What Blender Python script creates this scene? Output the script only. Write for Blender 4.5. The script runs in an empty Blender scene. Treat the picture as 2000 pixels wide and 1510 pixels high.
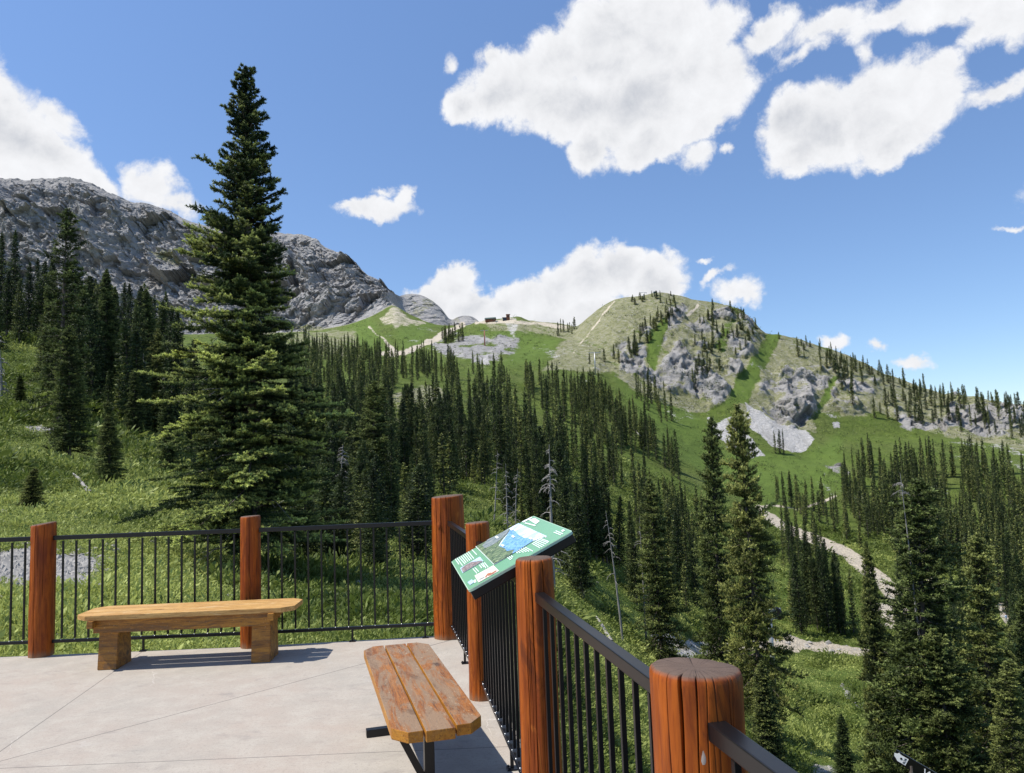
import bpy, bmesh, math, random
import numpy as np
from mathutils import Vector, Matrix
PI = math.pi
rad = math.radians
sc = bpy.context.scene
COL = sc.collection

# ------------------------------------------------------------------ camera
FPX = 1500.0; PITCH = rad(5.2); ROLL = 0.036; EYE = np.array([0, 0, 1.7])
cF = np.array([0, math.cos(PITCH), math.sin(PITCH)])
_R0 = np.array([1.0, 0, 0]); _U0 = np.array([0, -math.sin(PITCH), math.cos(PITCH)])
cR = _R0 * math.cos(ROLL) - _U0 * math.sin(ROLL)
cU = _U0 * math.cos(ROLL) + _R0 * math.sin(ROLL)
cd = bpy.data.cameras.new("camera"); cam = bpy.data.objects.new("camera", cd); COL.objects.link(cam)
cd.sensor_width = 36; cd.lens = 27.0; cd.clip_start = 0.05; cd.clip_end = 9000
cam.matrix_world = Matrix(((cR[0], cU[0], -cF[0], EYE[0]), (cR[1], cU[1], -cF[1], EYE[1]), (cR[2], cU[2], -cF[2], EYE[2]), (0, 0, 0, 1)))
sc.camera = cam

def ray(x, y):
    d = cF + cR * (x - 1000) / FPX - cU * (y - 755) / FPX
    return d / d[1]
def at_depth(x, y, Y): return EYE + ray(x, y) * Y
def at_z(x, y, z):
    d = ray(x, y); return EYE + d * (z - EYE[2]) / d[2]
def proj(P):
    q = P - EYE; w = q @ cF
    return 1000 + FPX * (q @ cR) / w, 755 - FPX * (q @ cU) / w

# ------------------------------------------------------------------ sun and exposure
SUN_EL = rad(60); SUN_AZ = rad(-97)          # azimuth measured from +Y towards +X
sdir = Vector((math.sin(SUN_AZ) * math.cos(SUN_EL), math.cos(SUN_AZ) * math.cos(SUN_EL), math.sin(SUN_EL)))
sl = bpy.data.lights.new("sun", 'SUN'); sl.energy = 5.0; sl.angle = rad(0.53); sl.color = (1.0, 0.95, 0.87)
so = bpy.data.objects.new("sun", sl); COL.objects.link(so)
so.rotation_euler = sdir.to_track_quat('Z', 'Y').to_euler()
vs = sc.view_settings
vs.view_transform = 'Standard'; vs.look = 'None'; vs.exposure = 0.34; vs.gamma = 1.0; vs.use_curve_mapping = False
sc.cycles.max_bounces = 6; sc.cycles.diffuse_bounces = 2; sc.cycles.glossy_bounces = 3
sc.cycles.transparent_max_bounces = 4; sc.cycles.use_adaptive_sampling = True

# ------------------------------------------------------------------ sky with clouds
class NT:
    def __init__(s, tree): s.t = tree; s.n = tree.nodes; s.l = tree.links
    def add(s, typ, **kw):
        n = s.n.new(typ)
        for k, v in kw.items(): setattr(n, k, v)
        return n
    def put(s, sock, v):
        if v is None: return
        if isinstance(v, bpy.types.NodeSocket): s.l.new(v, sock)
        else: sock.default_value = v
    def math(s, op, a, b=None, c=None, clamp=False):
        n = s.add('ShaderNodeMath', operation=op); n.use_clamp = clamp
        s.put(n.inputs[0], a); s.put(n.inputs[1], b)
        if c is not None: s.put(n.inputs[2], c)
        return n.outputs[0]
    def vmath(s, op, a, b=None):
        n = s.add('ShaderNodeVectorMath', operation=op); s.put(n.inputs[0], a)
        if b is not None: s.put(n.inputs[1], b)
        return n.outputs[1] if op in ('LENGTH', 'DOT_PRODUCT') else n.outputs[0]
    def scale(s, a, f):
        n = s.add('ShaderNodeVectorMath', operation='SCALE'); s.put(n.inputs[0], a); s.put(n.inputs[3], f); return n.outputs[0]
    def noise(s, vec, scale, detail=4, rough=0.55, dist=0.0, color=False):
        n = s.add('ShaderNodeTexNoise'); s.put(n.inputs['Vector'], vec)
        n.inputs['Scale'].default_value = scale; n.inputs['Detail'].default_value = detail
        n.inputs['Roughness'].default_value = rough; n.inputs['Distortion'].default_value = dist
        return n.outputs['Color'] if color else n.outputs['Fac']
    def ramp(s, fac, stops, interp='LINEAR'):
        n = s.add('ShaderNodeValToRGB'); cr = n.color_ramp; cr.interpolation = interp
        while len(cr.elements) < len(stops): cr.elements.new(0.5)
        for e, (p, c) in zip(cr.elements, stops):
            e.position = p; e.color = (c, c, c, 1) if isinstance(c, (int, float)) else (*c, 1)
        s.put(n.inputs[0], fac); return n.outputs[0]
    def mix(s, fac, a, b, mode='MIX'):
        n = s.add('ShaderNodeMix', data_type='RGBA', blend_type=mode)
        s.put(n.inputs[0], fac); s.put(n.inputs[6], a); s.put(n.inputs[7], b); return n.outputs[2]
    def mrange(s, v, a, b, c=0.0, d=1.0, smooth=True):
        n = s.add('ShaderNodeMapRange', interpolation_type='SMOOTHSTEP' if smooth else 'LINEAR')
        s.put(n.inputs[0], v)
        for i, q in enumerate((a, b, c, d)): n.inputs[i + 1].default_value = q
        return n.outputs[0]
    def mapping(s, vec, loc=(0, 0, 0), rot=(0, 0, 0), scale=(1, 1, 1), typ='POINT'):
        n = s.add('ShaderNodeMapping', vector_type=typ); s.put(n.inputs[0], vec)
        n.inputs[1].default_value = loc; n.inputs[2].default_value = rot; n.inputs[3].default_value = scale
        return n.outputs[0]
    def bump(s, h, strength, dist, normal=None):
        n = s.add('ShaderNodeBump'); n.inputs['Strength'].default_value = strength; n.inputs['Distance'].default_value = dist
        s.put(n.inputs['Height'], h)
        if normal is not None: s.put(n.inputs['Normal'], normal)
        return n.outputs[0]

def C4(c): return (c[0], c[1], c[2], 1.0)

world = bpy.data.worlds.new("World"); sc.world = world; world.use_nodes = True
w = NT(world.node_tree); w.n.clear()
sky = w.add('ShaderNodeTexSky', sky_type='NISHITA'); sky.sun_disc = False
sky.sun_elevation = SUN_EL; sky.sun_rotation = SUN_AZ % (2 * PI)
sky.altitude = 1800; sky.air_density = 1.0; sky.dust_density = 0.3; sky.ozone_density = 2.5
tc = w.add('ShaderNodeTexCoord')
sep = w.add('ShaderNodeSeparateXYZ'); w.l.new(tc.outputs['Generated'], sep.inputs[0])
az = w.math('ARCTAN2', sep.outputs[0], sep.outputs[1]); el = w.math('ARCSINE', sep.outputs[2])
comb = w.add('ShaderNodeCombineXYZ'); w.put(comb.inputs[0], az); w.put(comb.inputs[1], el)
q0 = comb.outputs[0]
n1 = w.noise(q0, 9.0, 6, 0.62, color=True)
n2 = w.noise(q0, 34.0, 4, 0.6, color=True)
q = w.vmath('ADD', q0, w.scale(w.vmath('SUBTRACT', n1, (0.5, 0.5, 0.5)), 0.06))
q = w.vmath('ADD', q, w.scale(w.vmath('SUBTRACT', n2, (0.5, 0.5, 0.5)), 0.022))
def azel(px, py):
    d = ray(px, py); d = d / np.linalg.norm(d)
    return math.atan2(d[0], d[1]), math.asin(d[2])
# each blob: photo direction of its centre, half axes in 1/1500 rad, tilt in degrees (+ = rising to the right), weight
BLOBS = [
 # big cloud, upper right
 (1000, 175, 130, 75, 15, 1), (1090, 110, 120, 70, 20, 1), (1190, 80, 150, 100, 10, 1), (1290, 60, 150, 110, 0, 1),
 (1110, 210, 190, 75, -8, 1), (1250, 200, 190, 100, 5, 1), (1365, 140, 115, 100, 0, 1), (1400, 60, 90, 55, 30, .75),
 (1150, 285, 60, 60, 0, .9), (1270, 280, 75, 50, 10, 1), (1340, 240, 80, 40, 20, .9), (905, 215, 45, 35, 0, .8), (960, 120, 40, 30, 0, .6),
 (1352, 300, 40, 35, 30, .55), (1410, 290, 20, 12, 0, .4),
 # streamer to the right
 (1510, 62, 90, 30, 20, .6), (1620, 50, 110, 34, 8, .55), (1740, 30, 120, 30, 5, .5), (1870, 15, 120, 36, 0, .6), (1980, 30, 90, 60, 0, .75),
 (1905, 80, 50, 26, 50, .5), (1590, 95, 80, 18, 20, .34), (1690, 100, 50, 16, 60, .32),
 # second cloud
 (1550, 245, 76, 68, 0, 1), (1620, 245, 100, 80, 10, 1), (1710, 220, 110, 90, 15, 1), (1790, 200, 90, 85, 25, 1), (1835, 150, 40, 42, 50, .75),
 (1580, 290, 90, 42, 5, .9), (1750, 275, 90, 40, 18, .9), (1940, 180, 70, 22, 14, .5), (2000, 165, 60, 24, 10, .5),
 # left cloud behind the grey mountain
 (10, 280, 140, 95, -35, 1), (105, 325, 120, 75, -30, 1), (185, 375, 100, 50, -30, 1), (-60, 250, 120, 140, 0, 1), (5, 185, 35, 30, 0, .7),
 (295, 360, 62, 52, 0, .6), (345, 395, 45, 25, -30, .4), (110, 225, 60, 30, -20, .4),
 # small cloud in the middle
 (735, 400, 92, 30, -6, .8), (690, 390, 50, 18, 0, .55), (790, 388, 40, 22, 50, .6), (750, 368, 30, 12, 0, .4),
 # low clouds behind the ridge
 (840, 590, 65, 45, 0, 1), (880, 560, 60, 42, 0, 1), (920, 610, 90, 50, 0, 1), (1010, 590, 80, 45, 20, .9), (1080, 570, 90, 60, 25, 1),
 (1150, 540, 85, 70, 20, 1), (1220, 520, 75, 60, 0, 1), (1280, 545, 75, 70, -25, 1), (1120, 620, 150, 50, 0, 1), (980, 640, 120, 40, 0, 1),
 (1440, 575, 55, 32, -10, .55), (1400, 540, 45, 12, 30, .35), (1635, 672, 32, 18, 0, .55), (1715, 680, 32, 16, -20, .5),
 (1790, 718, 38, 15, -5, .5), (1980, 432, 35, 8, 10, .35), (875, 130, 18, 26, 0, .35), (1375, 505, 15, 6, 0, .3),
 # beyond the frame
 (2400, 250, 260, 90, 10, .9), (-700, 420, 300, 110, 0, .9), (400, -600, 380, 120, 10, .9), (1700, -500, 300, 110, 0, .9),
]
fld = None
for (bx, by, rx, ry, rt, wt) in BLOBS:
    ca, ce = azel(bx, by)
    m = w.mapping(q, loc=(ca, ce, 0), rot=(0, 0, rad(rt)), scale=(rx / 1500, ry / 1500, 1), typ='TEXTURE')
    ln = w.vmath('LENGTH', m)
    v = w.math('MULTIPLY_ADD', ln, -wt, wt)
    fld = v if fld is None else w.math('SMOOTH_MAX', fld, v, 0.12)
nf = w.noise(q0, 22.0, 8, 0.66, 0.3)
dens0 = w.math('ADD', fld, w.math('MULTIPLY', w.math('SUBTRACT', nf, 0.5), 0.86))
dens = w.mrange(dens0, 0.0, 0.32)
# soft grey modelling of the cloud bodies
sh1 = w.noise(w.mapping(q0, rot=(0, 0, rad(25)), scale=(1, 1.9, 1)), 3.6, 3, 0.45, 0.5)
sh2 = w.noise(w.vmath('ADD', q0, (0.012, -0.02, 0)), 22.0, 8, 0.66, 0.3)
relief = w.math('SUBTRACT', nf, sh2)
body = w.mrange(fld, 0.25, 0.85)
greyv = w.math('MULTIPLY', w.mrange(sh1, 0.38, 0.66), body)
val = w.math('ADD', w.math('MULTIPLY_ADD', greyv, -0.17, 0.97), w.math('MULTIPLY', relief, 0.24))
ccol = w.mix(w.mrange(val, 0.6, 0.95), (0.62, 0.68, 0.80, 1), (0.96, 0.97, 1.0, 1))
bg1 = w.add('ShaderNodeBackground'); bg1.inputs[1].default_value = 0.118
lift = w.mrange(el, 0.05, 0.75, 0.92, 1.45, False)
tint = w.scale(w.mix(1.0, sky.outputs[0], (0.97, 1.02, 1.08, 1), 'MULTIPLY'), lift)
w.l.new(tint, bg1.inputs[0])
bg2 = w.add('ShaderNodeBackground'); w.l.new(ccol, bg2.inputs[0]); w.put(bg2.inputs[1], w.math('MULTIPLY', val, 0.765))
ms = w.add('ShaderNodeMixShader'); w.l.new(dens, ms.inputs[0]); w.l.new(bg1.outputs[0], ms.inputs[1]); w.l.new(bg2.outputs[0], ms.inputs[2])
wo = w.add('ShaderNodeOutputWorld'); w.l.new(ms.outputs[0], wo.inputs[0])
world.cycles.sampling_method = 'MANUAL'; world.cycles.sample_map_resolution = 512

# ------------------------------------------------------------------ helpers
def tag(o, label=None, cat=None, group=None, kind=None):
    if label: o['label'] = label
    if cat: o['category'] = cat
    if group: o['group'] = group
    if kind: o['kind'] = kind
    return o
def empty(name, loc=(0, 0, 0), rz=0, label=None, cat=None, group=None):
    o = bpy.data.objects.new(name, None); COL.objects.link(o); o.location = loc; o.rotation_euler = (0, 0, rz)
    o.empty_display_size = 0.1
    return tag(o, label, cat, group)
def link(name, me, parent=None, loc=None, rot=None):
    o = bpy.data.objects.new(name, me); COL.objects.link(o)
    if parent: o.parent = parent
    if loc is not None: o.location = loc
    if rot is not None: o.rotation_euler = rot
    return o
def np_mesh(name, V, tris, mats, smooth=False, matidx=None, quads=False, fattr=None, cattr=None):
    """fast mesh from numpy arrays; tris (n,3) or (n,4)"""
    me = bpy.data.meshes.new(name); k = tris.shape[1]; n = len(tris)
    me.vertices.add(len(V)); me.vertices.foreach_set('co', np.ascontiguousarray(V, dtype=np.float32).ravel())
    me.loops.add(n * k); me.loops.foreach_set('vertex_index', np.ascontiguousarray(tris, dtype=np.int32).ravel())
    me.polygons.add(n); me.polygons.foreach_set('loop_start', np.arange(0, n * k, k, dtype=np.int32))
    me.polygons.foreach_set('loop_total', np.full(n, k, dtype=np.int32))
    if matidx is not None: me.polygons.foreach_set('material_index', matidx.astype(np.int32))
    me.update(calc_edges=True)
    me.polygons.foreach_set('use_smooth', np.full(n, bool(smooth)))
    for m in (mats if isinstance(mats, (list, tuple)) else [mats]): me.materials.append(m)
    if fattr:
        for nm, arr in fattr.items():
            a = me.attributes.new(nm, 'FLOAT', 'POINT'); a.data.foreach_set('value', arr.astype(np.float32))
    if cattr:
        for nm, arr in cattr.items():
            a = me.attributes.new(nm, 'FLOAT_COLOR', 'POINT'); a.data.foreach_set('color', arr.astype(np.float32).ravel())
    me.update()
    return me
def bm_mesh(name, bm, mat, smooth=False):
    me = bpy.data.meshes.new(name); bm.to_mesh(me); bm.free()
    for m in (mat if isinstance(mat, (list, tuple)) else [mat]): me.materials.append(m)
    if smooth:
        for p in me.polygons: p.use_smooth = True
    return me
def add_box(bm, c, s, bev=0.0, rot=None):
    r = bmesh.ops.create_cube(bm, size=1.0)
    vs_ = r['verts']; M = Matrix.Translation(c) @ (rot.to_4x4() if rot else Matrix.Identity(4)) @ Matrix.Diagonal((*s, 1))
    bmesh.ops.transform(bm, matrix=M, verts=vs_)
    if bev > 0:
        ed = list({e for v in vs_ for e in v.link_edges})
        bmesh.ops.bevel(bm, geom=ed, offset=bev, segments=2, affect='EDGES', profile=0.6)
def box_mesh(name, c, s, mat, bev=0.0, rot=None):
    bm = bmesh.new(); add_box(bm, c, s, bev, rot); return bm_mesh(name, bm, mat)
def add_tube(bm, p0, p1, r0, r1, n=8):
    p0 = Vector(p0); p1 = Vector(p1); d = p1 - p0
    r = bmesh.ops.create_cone(bm, cap_ends=True, segments=n, radius1=r0, radius2=r1, depth=d.length)
    M = Matrix.Translation((p0 + p1) / 2) @ d.to_track_quat('Z', 'Y').to_matrix().to_4x4()
    bmesh.ops.transform(bm, matrix=M, verts=r['verts'])
def add_prism(bm, pts, z0, z1):
    """pts: 2D outline, counter-clockwise"""
    a = [bm.verts.new((x, y, z0)) for x, y in pts]; b = [bm.verts.new((x, y, z1)) for x, y in pts]
    bm.faces.new(a[::-1]); bm.faces.new(b)
    for i in range(len(pts)):
        j = (i + 1) % len(pts); bm.faces.new((a[i], a[j], b[j], b[i]))

# lattice noise
def _hash(ix, iy, iz, seed):
    with np.errstate(over='ignore'):
        h = (ix.astype(np.uint32) * np.uint32(374761393)) ^ (iy.astype(np.uint32) * np.uint32(668265263)) ^ (iz.astype(np.uint32) * np.uint32(2147483647 & 0x5bd1e995)) ^ np.uint32(seed * 974711 + 12345)
        h = (h ^ (h >> np.uint32(13))) * np.uint32(1274126177); h = h ^ (h >> np.uint32(16))
        h = h * np.uint32(2246822519); h ^= h >> np.uint32(15)
    return (h & np.uint32(0xffffff)).astype(np.float32) / np.float32(0xffffff)
def vnoise(P, seed=0):
    P = P.astype(np.float32); i = np.floor(P); f = P - i; i = i.astype(np.int64).astype(np.int32); u = f * f * f * (f * (f * 6 - 15) + 10)
    x, y, z = i[:, 0], i[:, 1], i[:, 2]
    def c(a, b, d): return _hash(x + a, y + b, z + d, seed)
    x00 = c(0, 0, 0) * (1 - u[:, 0]) + c(1, 0, 0) * u[:, 0]; x10 = c(0, 1, 0) * (1 - u[:, 0]) + c(1, 1, 0) * u[:, 0]
    x01 = c(0, 0, 1) * (1 - u[:, 0]) + c(1, 0, 1) * u[:, 0]; x11 = c(0, 1, 1) * (1 - u[:, 0]) + c(1, 1, 1) * u[:, 0]
    y0 = x00 * (1 - u[:, 1]) + x10 * u[:, 1]; y1 = x01 * (1 - u[:, 1]) + x11 * u[:, 1]
    return (y0 * (1 - u[:, 2]) + y1 * u[:, 2]) * 2 - 1
def fbm(P, oct=4, seed=0, gain=0.5, lac=2.03):
    s = 0; a = 1.0; t = 0
    for k in range(oct): s = s + a * vnoise(P * lac ** k + 17.3 * k, seed + k); t += a; a *= gain
    return s / t
def ridged(P, oct=4, seed=0, gain=0.5, lac=2.1):
    s = 0; a = 1.0; t = 0
    for k in range(oct): s = s + a * (1 - 2 * np.abs(vnoise(P * lac ** k + 9.1 * k, seed + k))); t += a; a *= gain
    return s / t

# ------------------------------------------------------------------ materials
def new_mat(name, rough=0.8, spec=0.3):
    m = bpy.data.materials.new(name); m.use_nodes = True; t = NT(m.node_tree)
    b = t.n['Principled BSDF']; b.inputs['Roughness'].default_value = rough; b.inputs['Specular IOR Level'].default_value = spec
    return m, t, b
def simple(name, col, rough=0.6, metal=0.0, spec=0.4, var=0.15, vscale=8.0):
    m, t, b = new_mat(name, rough, spec); b.inputs['Metallic'].default_value = metal
    o = t.add('ShaderNodeTexCoord').outputs['Object']
    nz = t.noise(o, vscale, 4, 0.6)
    c = t.mix(nz, C4([x * (1 - var) for x in col]), C4([min(1, x * (1 + var)) for x in col]))
    t.l.new(c, b.inputs['Base Color'])
    return m

def mat_concrete():
    m, t, b = new_mat("concrete", 0.85, 0.25)
    o = t.add('ShaderNodeTexCoord').outputs['Object']
    big = t.noise(o, 0.9, 5, 0.6, 0.4); mid = t.noise(o, 5.0, 5, 0.65); fine = t.noise(o, 130.0, 3, 0.7)
    c = t.mix(t.mrange(big, 0.35, 0.65), (0.365, 0.31, 0.258, 1), (0.335, 0.305, 0.26, 1))
    c = t.mix(t.mrange(mid, 0.38, 0.72), c, (0.395, 0.355, 0.30, 1))
    c = t.mix(t.math('MULTIPLY', t.mrange(t.noise(o, 45, 4, 0.75), 0.50, 0.66), 0.30), c, (0.20, 0.175, 0.15, 1))
    c = t.mix(t.math('MULTIPLY', t.mrange(fine, 0.52, 0.70), 0.5), c, (0.18, 0.165, 0.15, 1))
    c = t.mix(t.math('MULTIPLY', t.mrange(fine, 0.45, 0.25), 0.25), c, (0.46, 0.43, 0.40, 1))
    # pale hairline cracks
    warp = t.vmath('ADD', o, t.scale(t.noise(o, 2.2, 3, 0.6, color=True), 0.7))
    vo = t.add('ShaderNodeTexVoronoi', feature='DISTANCE_TO_EDGE'); vo.inputs['Scale'].default_value = 0.55; t.l.new(warp, vo.inputs['Vector'])
    cr = t.math('MULTIPLY', t.math('LESS_THAN', vo.outputs['Distance'], 0.0016), t.mrange(t.noise(o, 1.3, 2), 0.5, 0.6))
    c = t.mix(t.math('MULTIPLY', cr, 0.5), c, (0.55, 0.50, 0.45, 1))
    # dark spots and stains
    c = t.mix(t.math('MULTIPLY', t.mrange(t.noise(t.mapping(o, scale=(1, 2.2, 1)), 2.6, 7, 0.72, 0.8), 0.54, 0.70), 0.5), c, (0.23, 0.205, 0.185, 1))
    c = t.mix(t.math('MULTIPLY', t.mrange(t.noise(o, 1.7, 6, 0.7, 1.2), 0.60, 0.72), 0.35), c, (0.42, 0.39, 0.355, 1))
    st = t.mrange(t.noise(o, 14.0, 3, 0.6), 0.68, 0.76)
    c = t.mix(t.math('MULTIPLY', st, 0.5), c, (0.20, 0.18, 0.17, 1))
    t.l.new(c, b.inputs['Base Color'])
    h = t.math('ADD', t.math('MULTIPLY', fine, 0.3), t.math('MULTIPLY', mid, 0.4))
    t.l.new(t.bump(h, 0.5, 0.006), b.inputs['Normal'])
    return m

def mat_log():
    m, t, b = new_mat("stained_log", 0.5, 0.22)
    o = t.add('ShaderNodeTexCoord').outputs['Object']
    oi = t.add('ShaderNodeObjectInfo')
    off = t.scale(oi.outputs['Location'], 3.7)
    p = t.vmath('ADD', t.mapping(o, scale=(1, 1, 0.09)), off)
    g1 = t.noise(p, 22, 6, 0.6, 0.5); g2 = t.noise(p, 90, 4, 0.6); pat = t.noise(t.vmath('ADD', t.mapping(o, scale=(1, 1, .35)), off), 7, 4, 0.55, 0.3)
    c = t.mix(t.mrange(g1, 0.3, 0.7), (0.175, 0.034, 0.004, 1), (0.39, 0.094, 0.008, 1))
    c = t.mix(t.math('MULTIPLY', t.mrange(g2, 0.5, 0.75), 0.6), c, (0.12, 0.016, 0.004, 1))
    c = t.mix(t.math('MULTIPLY', t.mrange(pat, 0.52, 0.7), 0.55), c, (0.13, 0.02, 0.005, 1))
    # knots
    wt = t.noise(t.vmath('ADD', t.mapping(o, scale=(1, 1, .22)), off), 11, 7, 0.72, 1.0)
    c = t.mix(t.math('MULTIPLY', t.mrange(wt, 0.54, 0.66), 0.75), c, (0.085, 0.018, 0.004, 1))
    c = t.mix(t.math('MULTIPLY', t.mrange(wt, 0.40, 0.30), 0.5), c, (0.58, 0.19, 0.03, 1))
    kv = t.add('ShaderNodeTexVoronoi', feature='F1'); kv.inputs['Scale'].default_value = 5.0
    t.l.new(t.vmath('ADD', t.mapping(o, scale=(1, 1, .55)), off), kv.inputs['Vector'])
    c = t.mix(t.mrange(kv.outputs['Distance'], 0.10, 0.05), c, (0.11, 0.02, 0.008, 1))
    a = t.add('ShaderNodeAttribute'); a.attribute_name = 'crack'
    c = t.mix(a.outputs['Fac'], c, (0.018, 0.008, 0.005, 1))
    a2 = t.add('ShaderNodeAttribute'); a2.attribute_name = 'endgrain'
    eg = t.mix(t.noise(o, 30, 4), (0.085, 0.058, 0.044, 1), (0.145, 0.102, 0.078, 1))
    rg = t.add('ShaderNodeSeparateXYZ'); t.l.new(o, rg.inputs[0])
    rr = t.math('SQRT', t.math('ADD', t.math('MULTIPLY', rg.outputs[0], rg.outputs[0]), t.math('MULTIPLY', rg.outputs[1], rg.outputs[1])))
    ring = t.math('SINE', t.math('MULTIPLY', t.math('ADD', rr, t.math('MULTIPLY', t.noise(o, 9, 3), 0.02)), 900))
    eg = t.mix(t.math('MULTIPLY', t.mrange(ring, 0.3, 1), 0.35), eg, (0.10, 0.06, 0.045, 1))
    ang = t.noise(t.vmath('NORMALIZE', t.mapping(o, scale=(1, 1, 0))), 5, 2, .5)
    eg = t.mix(t.math('LESS_THAN', t.math('ABSOLUTE', t.math('SUBTRACT', ang, 0.5)), 0.006), eg, (0.03, 0.02, 0.015, 1))
    c = t.mix(a2.outputs['Fac'], c, eg)
    # weathered foot
    foot = t.mrange(t.math('ADD', rg.outputs[2], t.math('MULTIPLY', g1, 0.12)), 0.13, 0.05)
    c = t.mix(t.math('MULTIPLY', foot, 0.7), c, (0.26, 0.16, 0.09, 1))
    t.l.new(c, b.inputs['Base Color'])
    t.l.new(t.math('MULTIPLY_ADD', a2.outputs['Fac'], 0.4, t.math('MULTIPLY_ADD', g1, 0.3, 0.36)), b.inputs['Roughness'])
    t.l.new(t.bump(t.math('ADD', g1, t.math('MULTIPLY', g2, 0.5)), 0.35, 0.004), b.inputs['Normal'])
    return m

def mat_wood(name, base, light, dark, worn, worn_amt, rough=0.5):
    m, t, b = new_mat(name, rough, 0.4)
    o = t.add('ShaderNodeTexCoord').outputs['Object']; oi = t.add('ShaderNodeObjectInfo')
    of = t.vmath('ADD', o, t.scale(oi.outputs['Location'], 5.3))
    p = t.mapping(of, scale=(0.10, 1, 1))
    g = t.noise(p, 24, 6, 0.62, 0.9); g2 = t.noise(p, 130, 4, 0.6); wr = t.noise(t.mapping(of, scale=(0.22, 1, 1)), 11, 8, 0.74, 0.7)
    sp = t.noise(of, 70, 3, 0.7)
    c = t.mix(t.mrange(g, 0.34, 0.66), C4(base), C4(light))
    c = t.mix(t.math('MULTIPLY', t.mrange(g2, 0.5, 0.72), 0.55), c, C4(dark))
    dl = t.noise(t.mapping(of, scale=(0.05, 1, 1)), 60, 5, 0.7, 0.3)
    c = t.mix(t.math('MULTIPLY', t.mrange(dl, 0.56, 0.64), 0.7), c, C4(dark))
    kv = t.add('ShaderNodeTexVoronoi', feature='F1'); kv.inputs['Scale'].default_value = 3.2
    t.l.new(t.mapping(of, scale=(0.45, 1, 1)), kv.inputs['Vector'])
    c = t.mix(t.mrange(kv.outputs['Distance'], 0.11, 0.05), c, C4(dark))
    wm = t.math('MULTIPLY', t.mrange(wr, 0.62 - 0.25 * worn_amt, 0.72 - 0.2 * worn_amt), min(1.0, 0.45 + worn_amt * 0.5))
    c = t.mix(wm, c, C4(worn))
    c = t.mix(t.math('MULTIPLY', t.mrange(sp, 0.60, 0.68), worn_amt * 0.8), c, (0.07, 0.045, 0.035, 1))
    bl = t.noise(t.mapping(of, scale=(0.4, 1, 1)), 4.0, 7, 0.75, 1.2)
    c = t.mix(t.math('MULTIPLY', t.mrange(bl, 0.54, 0.68), worn_amt * 0.75), c, (0.075, 0.038, 0.02, 1))
    c = t.mix(t.math('MULTIPLY', t.mrange(sp, 0.36, 0.30), worn_amt * 0.7), c, (0.62, 0.50, 0.36, 1))
    t.l.new(c, b.inputs['Base Color'])
    t.l.new(t.math('MULTIPLY_ADD', wm, 0.3, rough), b.inputs['Roughness'])
    t.l.new(t.bump(t.math('ADD', g, g2), 0.4, 0.0035), b.inputs['Normal'])
    return m

def mat_foliage(name, dark, mid, tip, trans=0.25):
    m, t, b = new_mat(name, 0.62, 0.25)
    oi = t.add('ShaderNodeObjectInfo'); g = t.add('ShaderNodeNewGeometry')
    a = t.add('ShaderNodeAttribute'); a.attribute_name = 'tint'
    nz = t.noise(g.outputs['Position'], 0.9, 3, 0.6)
    c = t.mix(t.mrange(nz, 0.35, 0.65), C4(dark), C4(mid))
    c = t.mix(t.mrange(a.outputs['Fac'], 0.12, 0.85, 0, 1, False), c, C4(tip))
    hs = t.add('ShaderNodeHueSaturation'); t.l.new(c, hs.inputs['Color'])
    t.put(hs.inputs['Value'], t.math('MULTIPLY_ADD', oi.outputs['Random'], 0.7, 0.65))
    t.put(hs.inputs['Hue'], t.math('MULTIPLY_ADD', oi.outputs['Random'], -0.045, 0.52))
    t.l.new(hs.outputs[0], b.inputs['Base Color'])
    tr = t.add('ShaderNodeBsdfTranslucent'); t.l.new(hs.outputs[0], tr.inputs[0])
    mx = t.add('ShaderNodeMixShader'); mx.inputs[0].default_value = trans
    out = t.n['Material Output']; t.l.new(b.outputs[0], mx.inputs[1]); t.l.new(tr.outputs[0], mx.inputs[2]); t.l.new(mx.outputs[0], out.inputs[0])
    return m

def mat_bark(name, c1, c2):
    m, t, b = new_mat(name, 0.9, 0.15)
    o = t.add('ShaderNodeTexCoord').outputs['Object']
    nz = t.noise(t.mapping(o, scale=(1, 1, 0.25)), 9, 5, 0.65)
    t.l.new(t.mix(t.mrange(nz, 0.3, 0.7), C4(c1), C4(c2)), b.inputs['Base Color'])
    t.l.new(t.bump(nz, 0.6, 0.03), b.inputs['Normal'])
    return m

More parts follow.
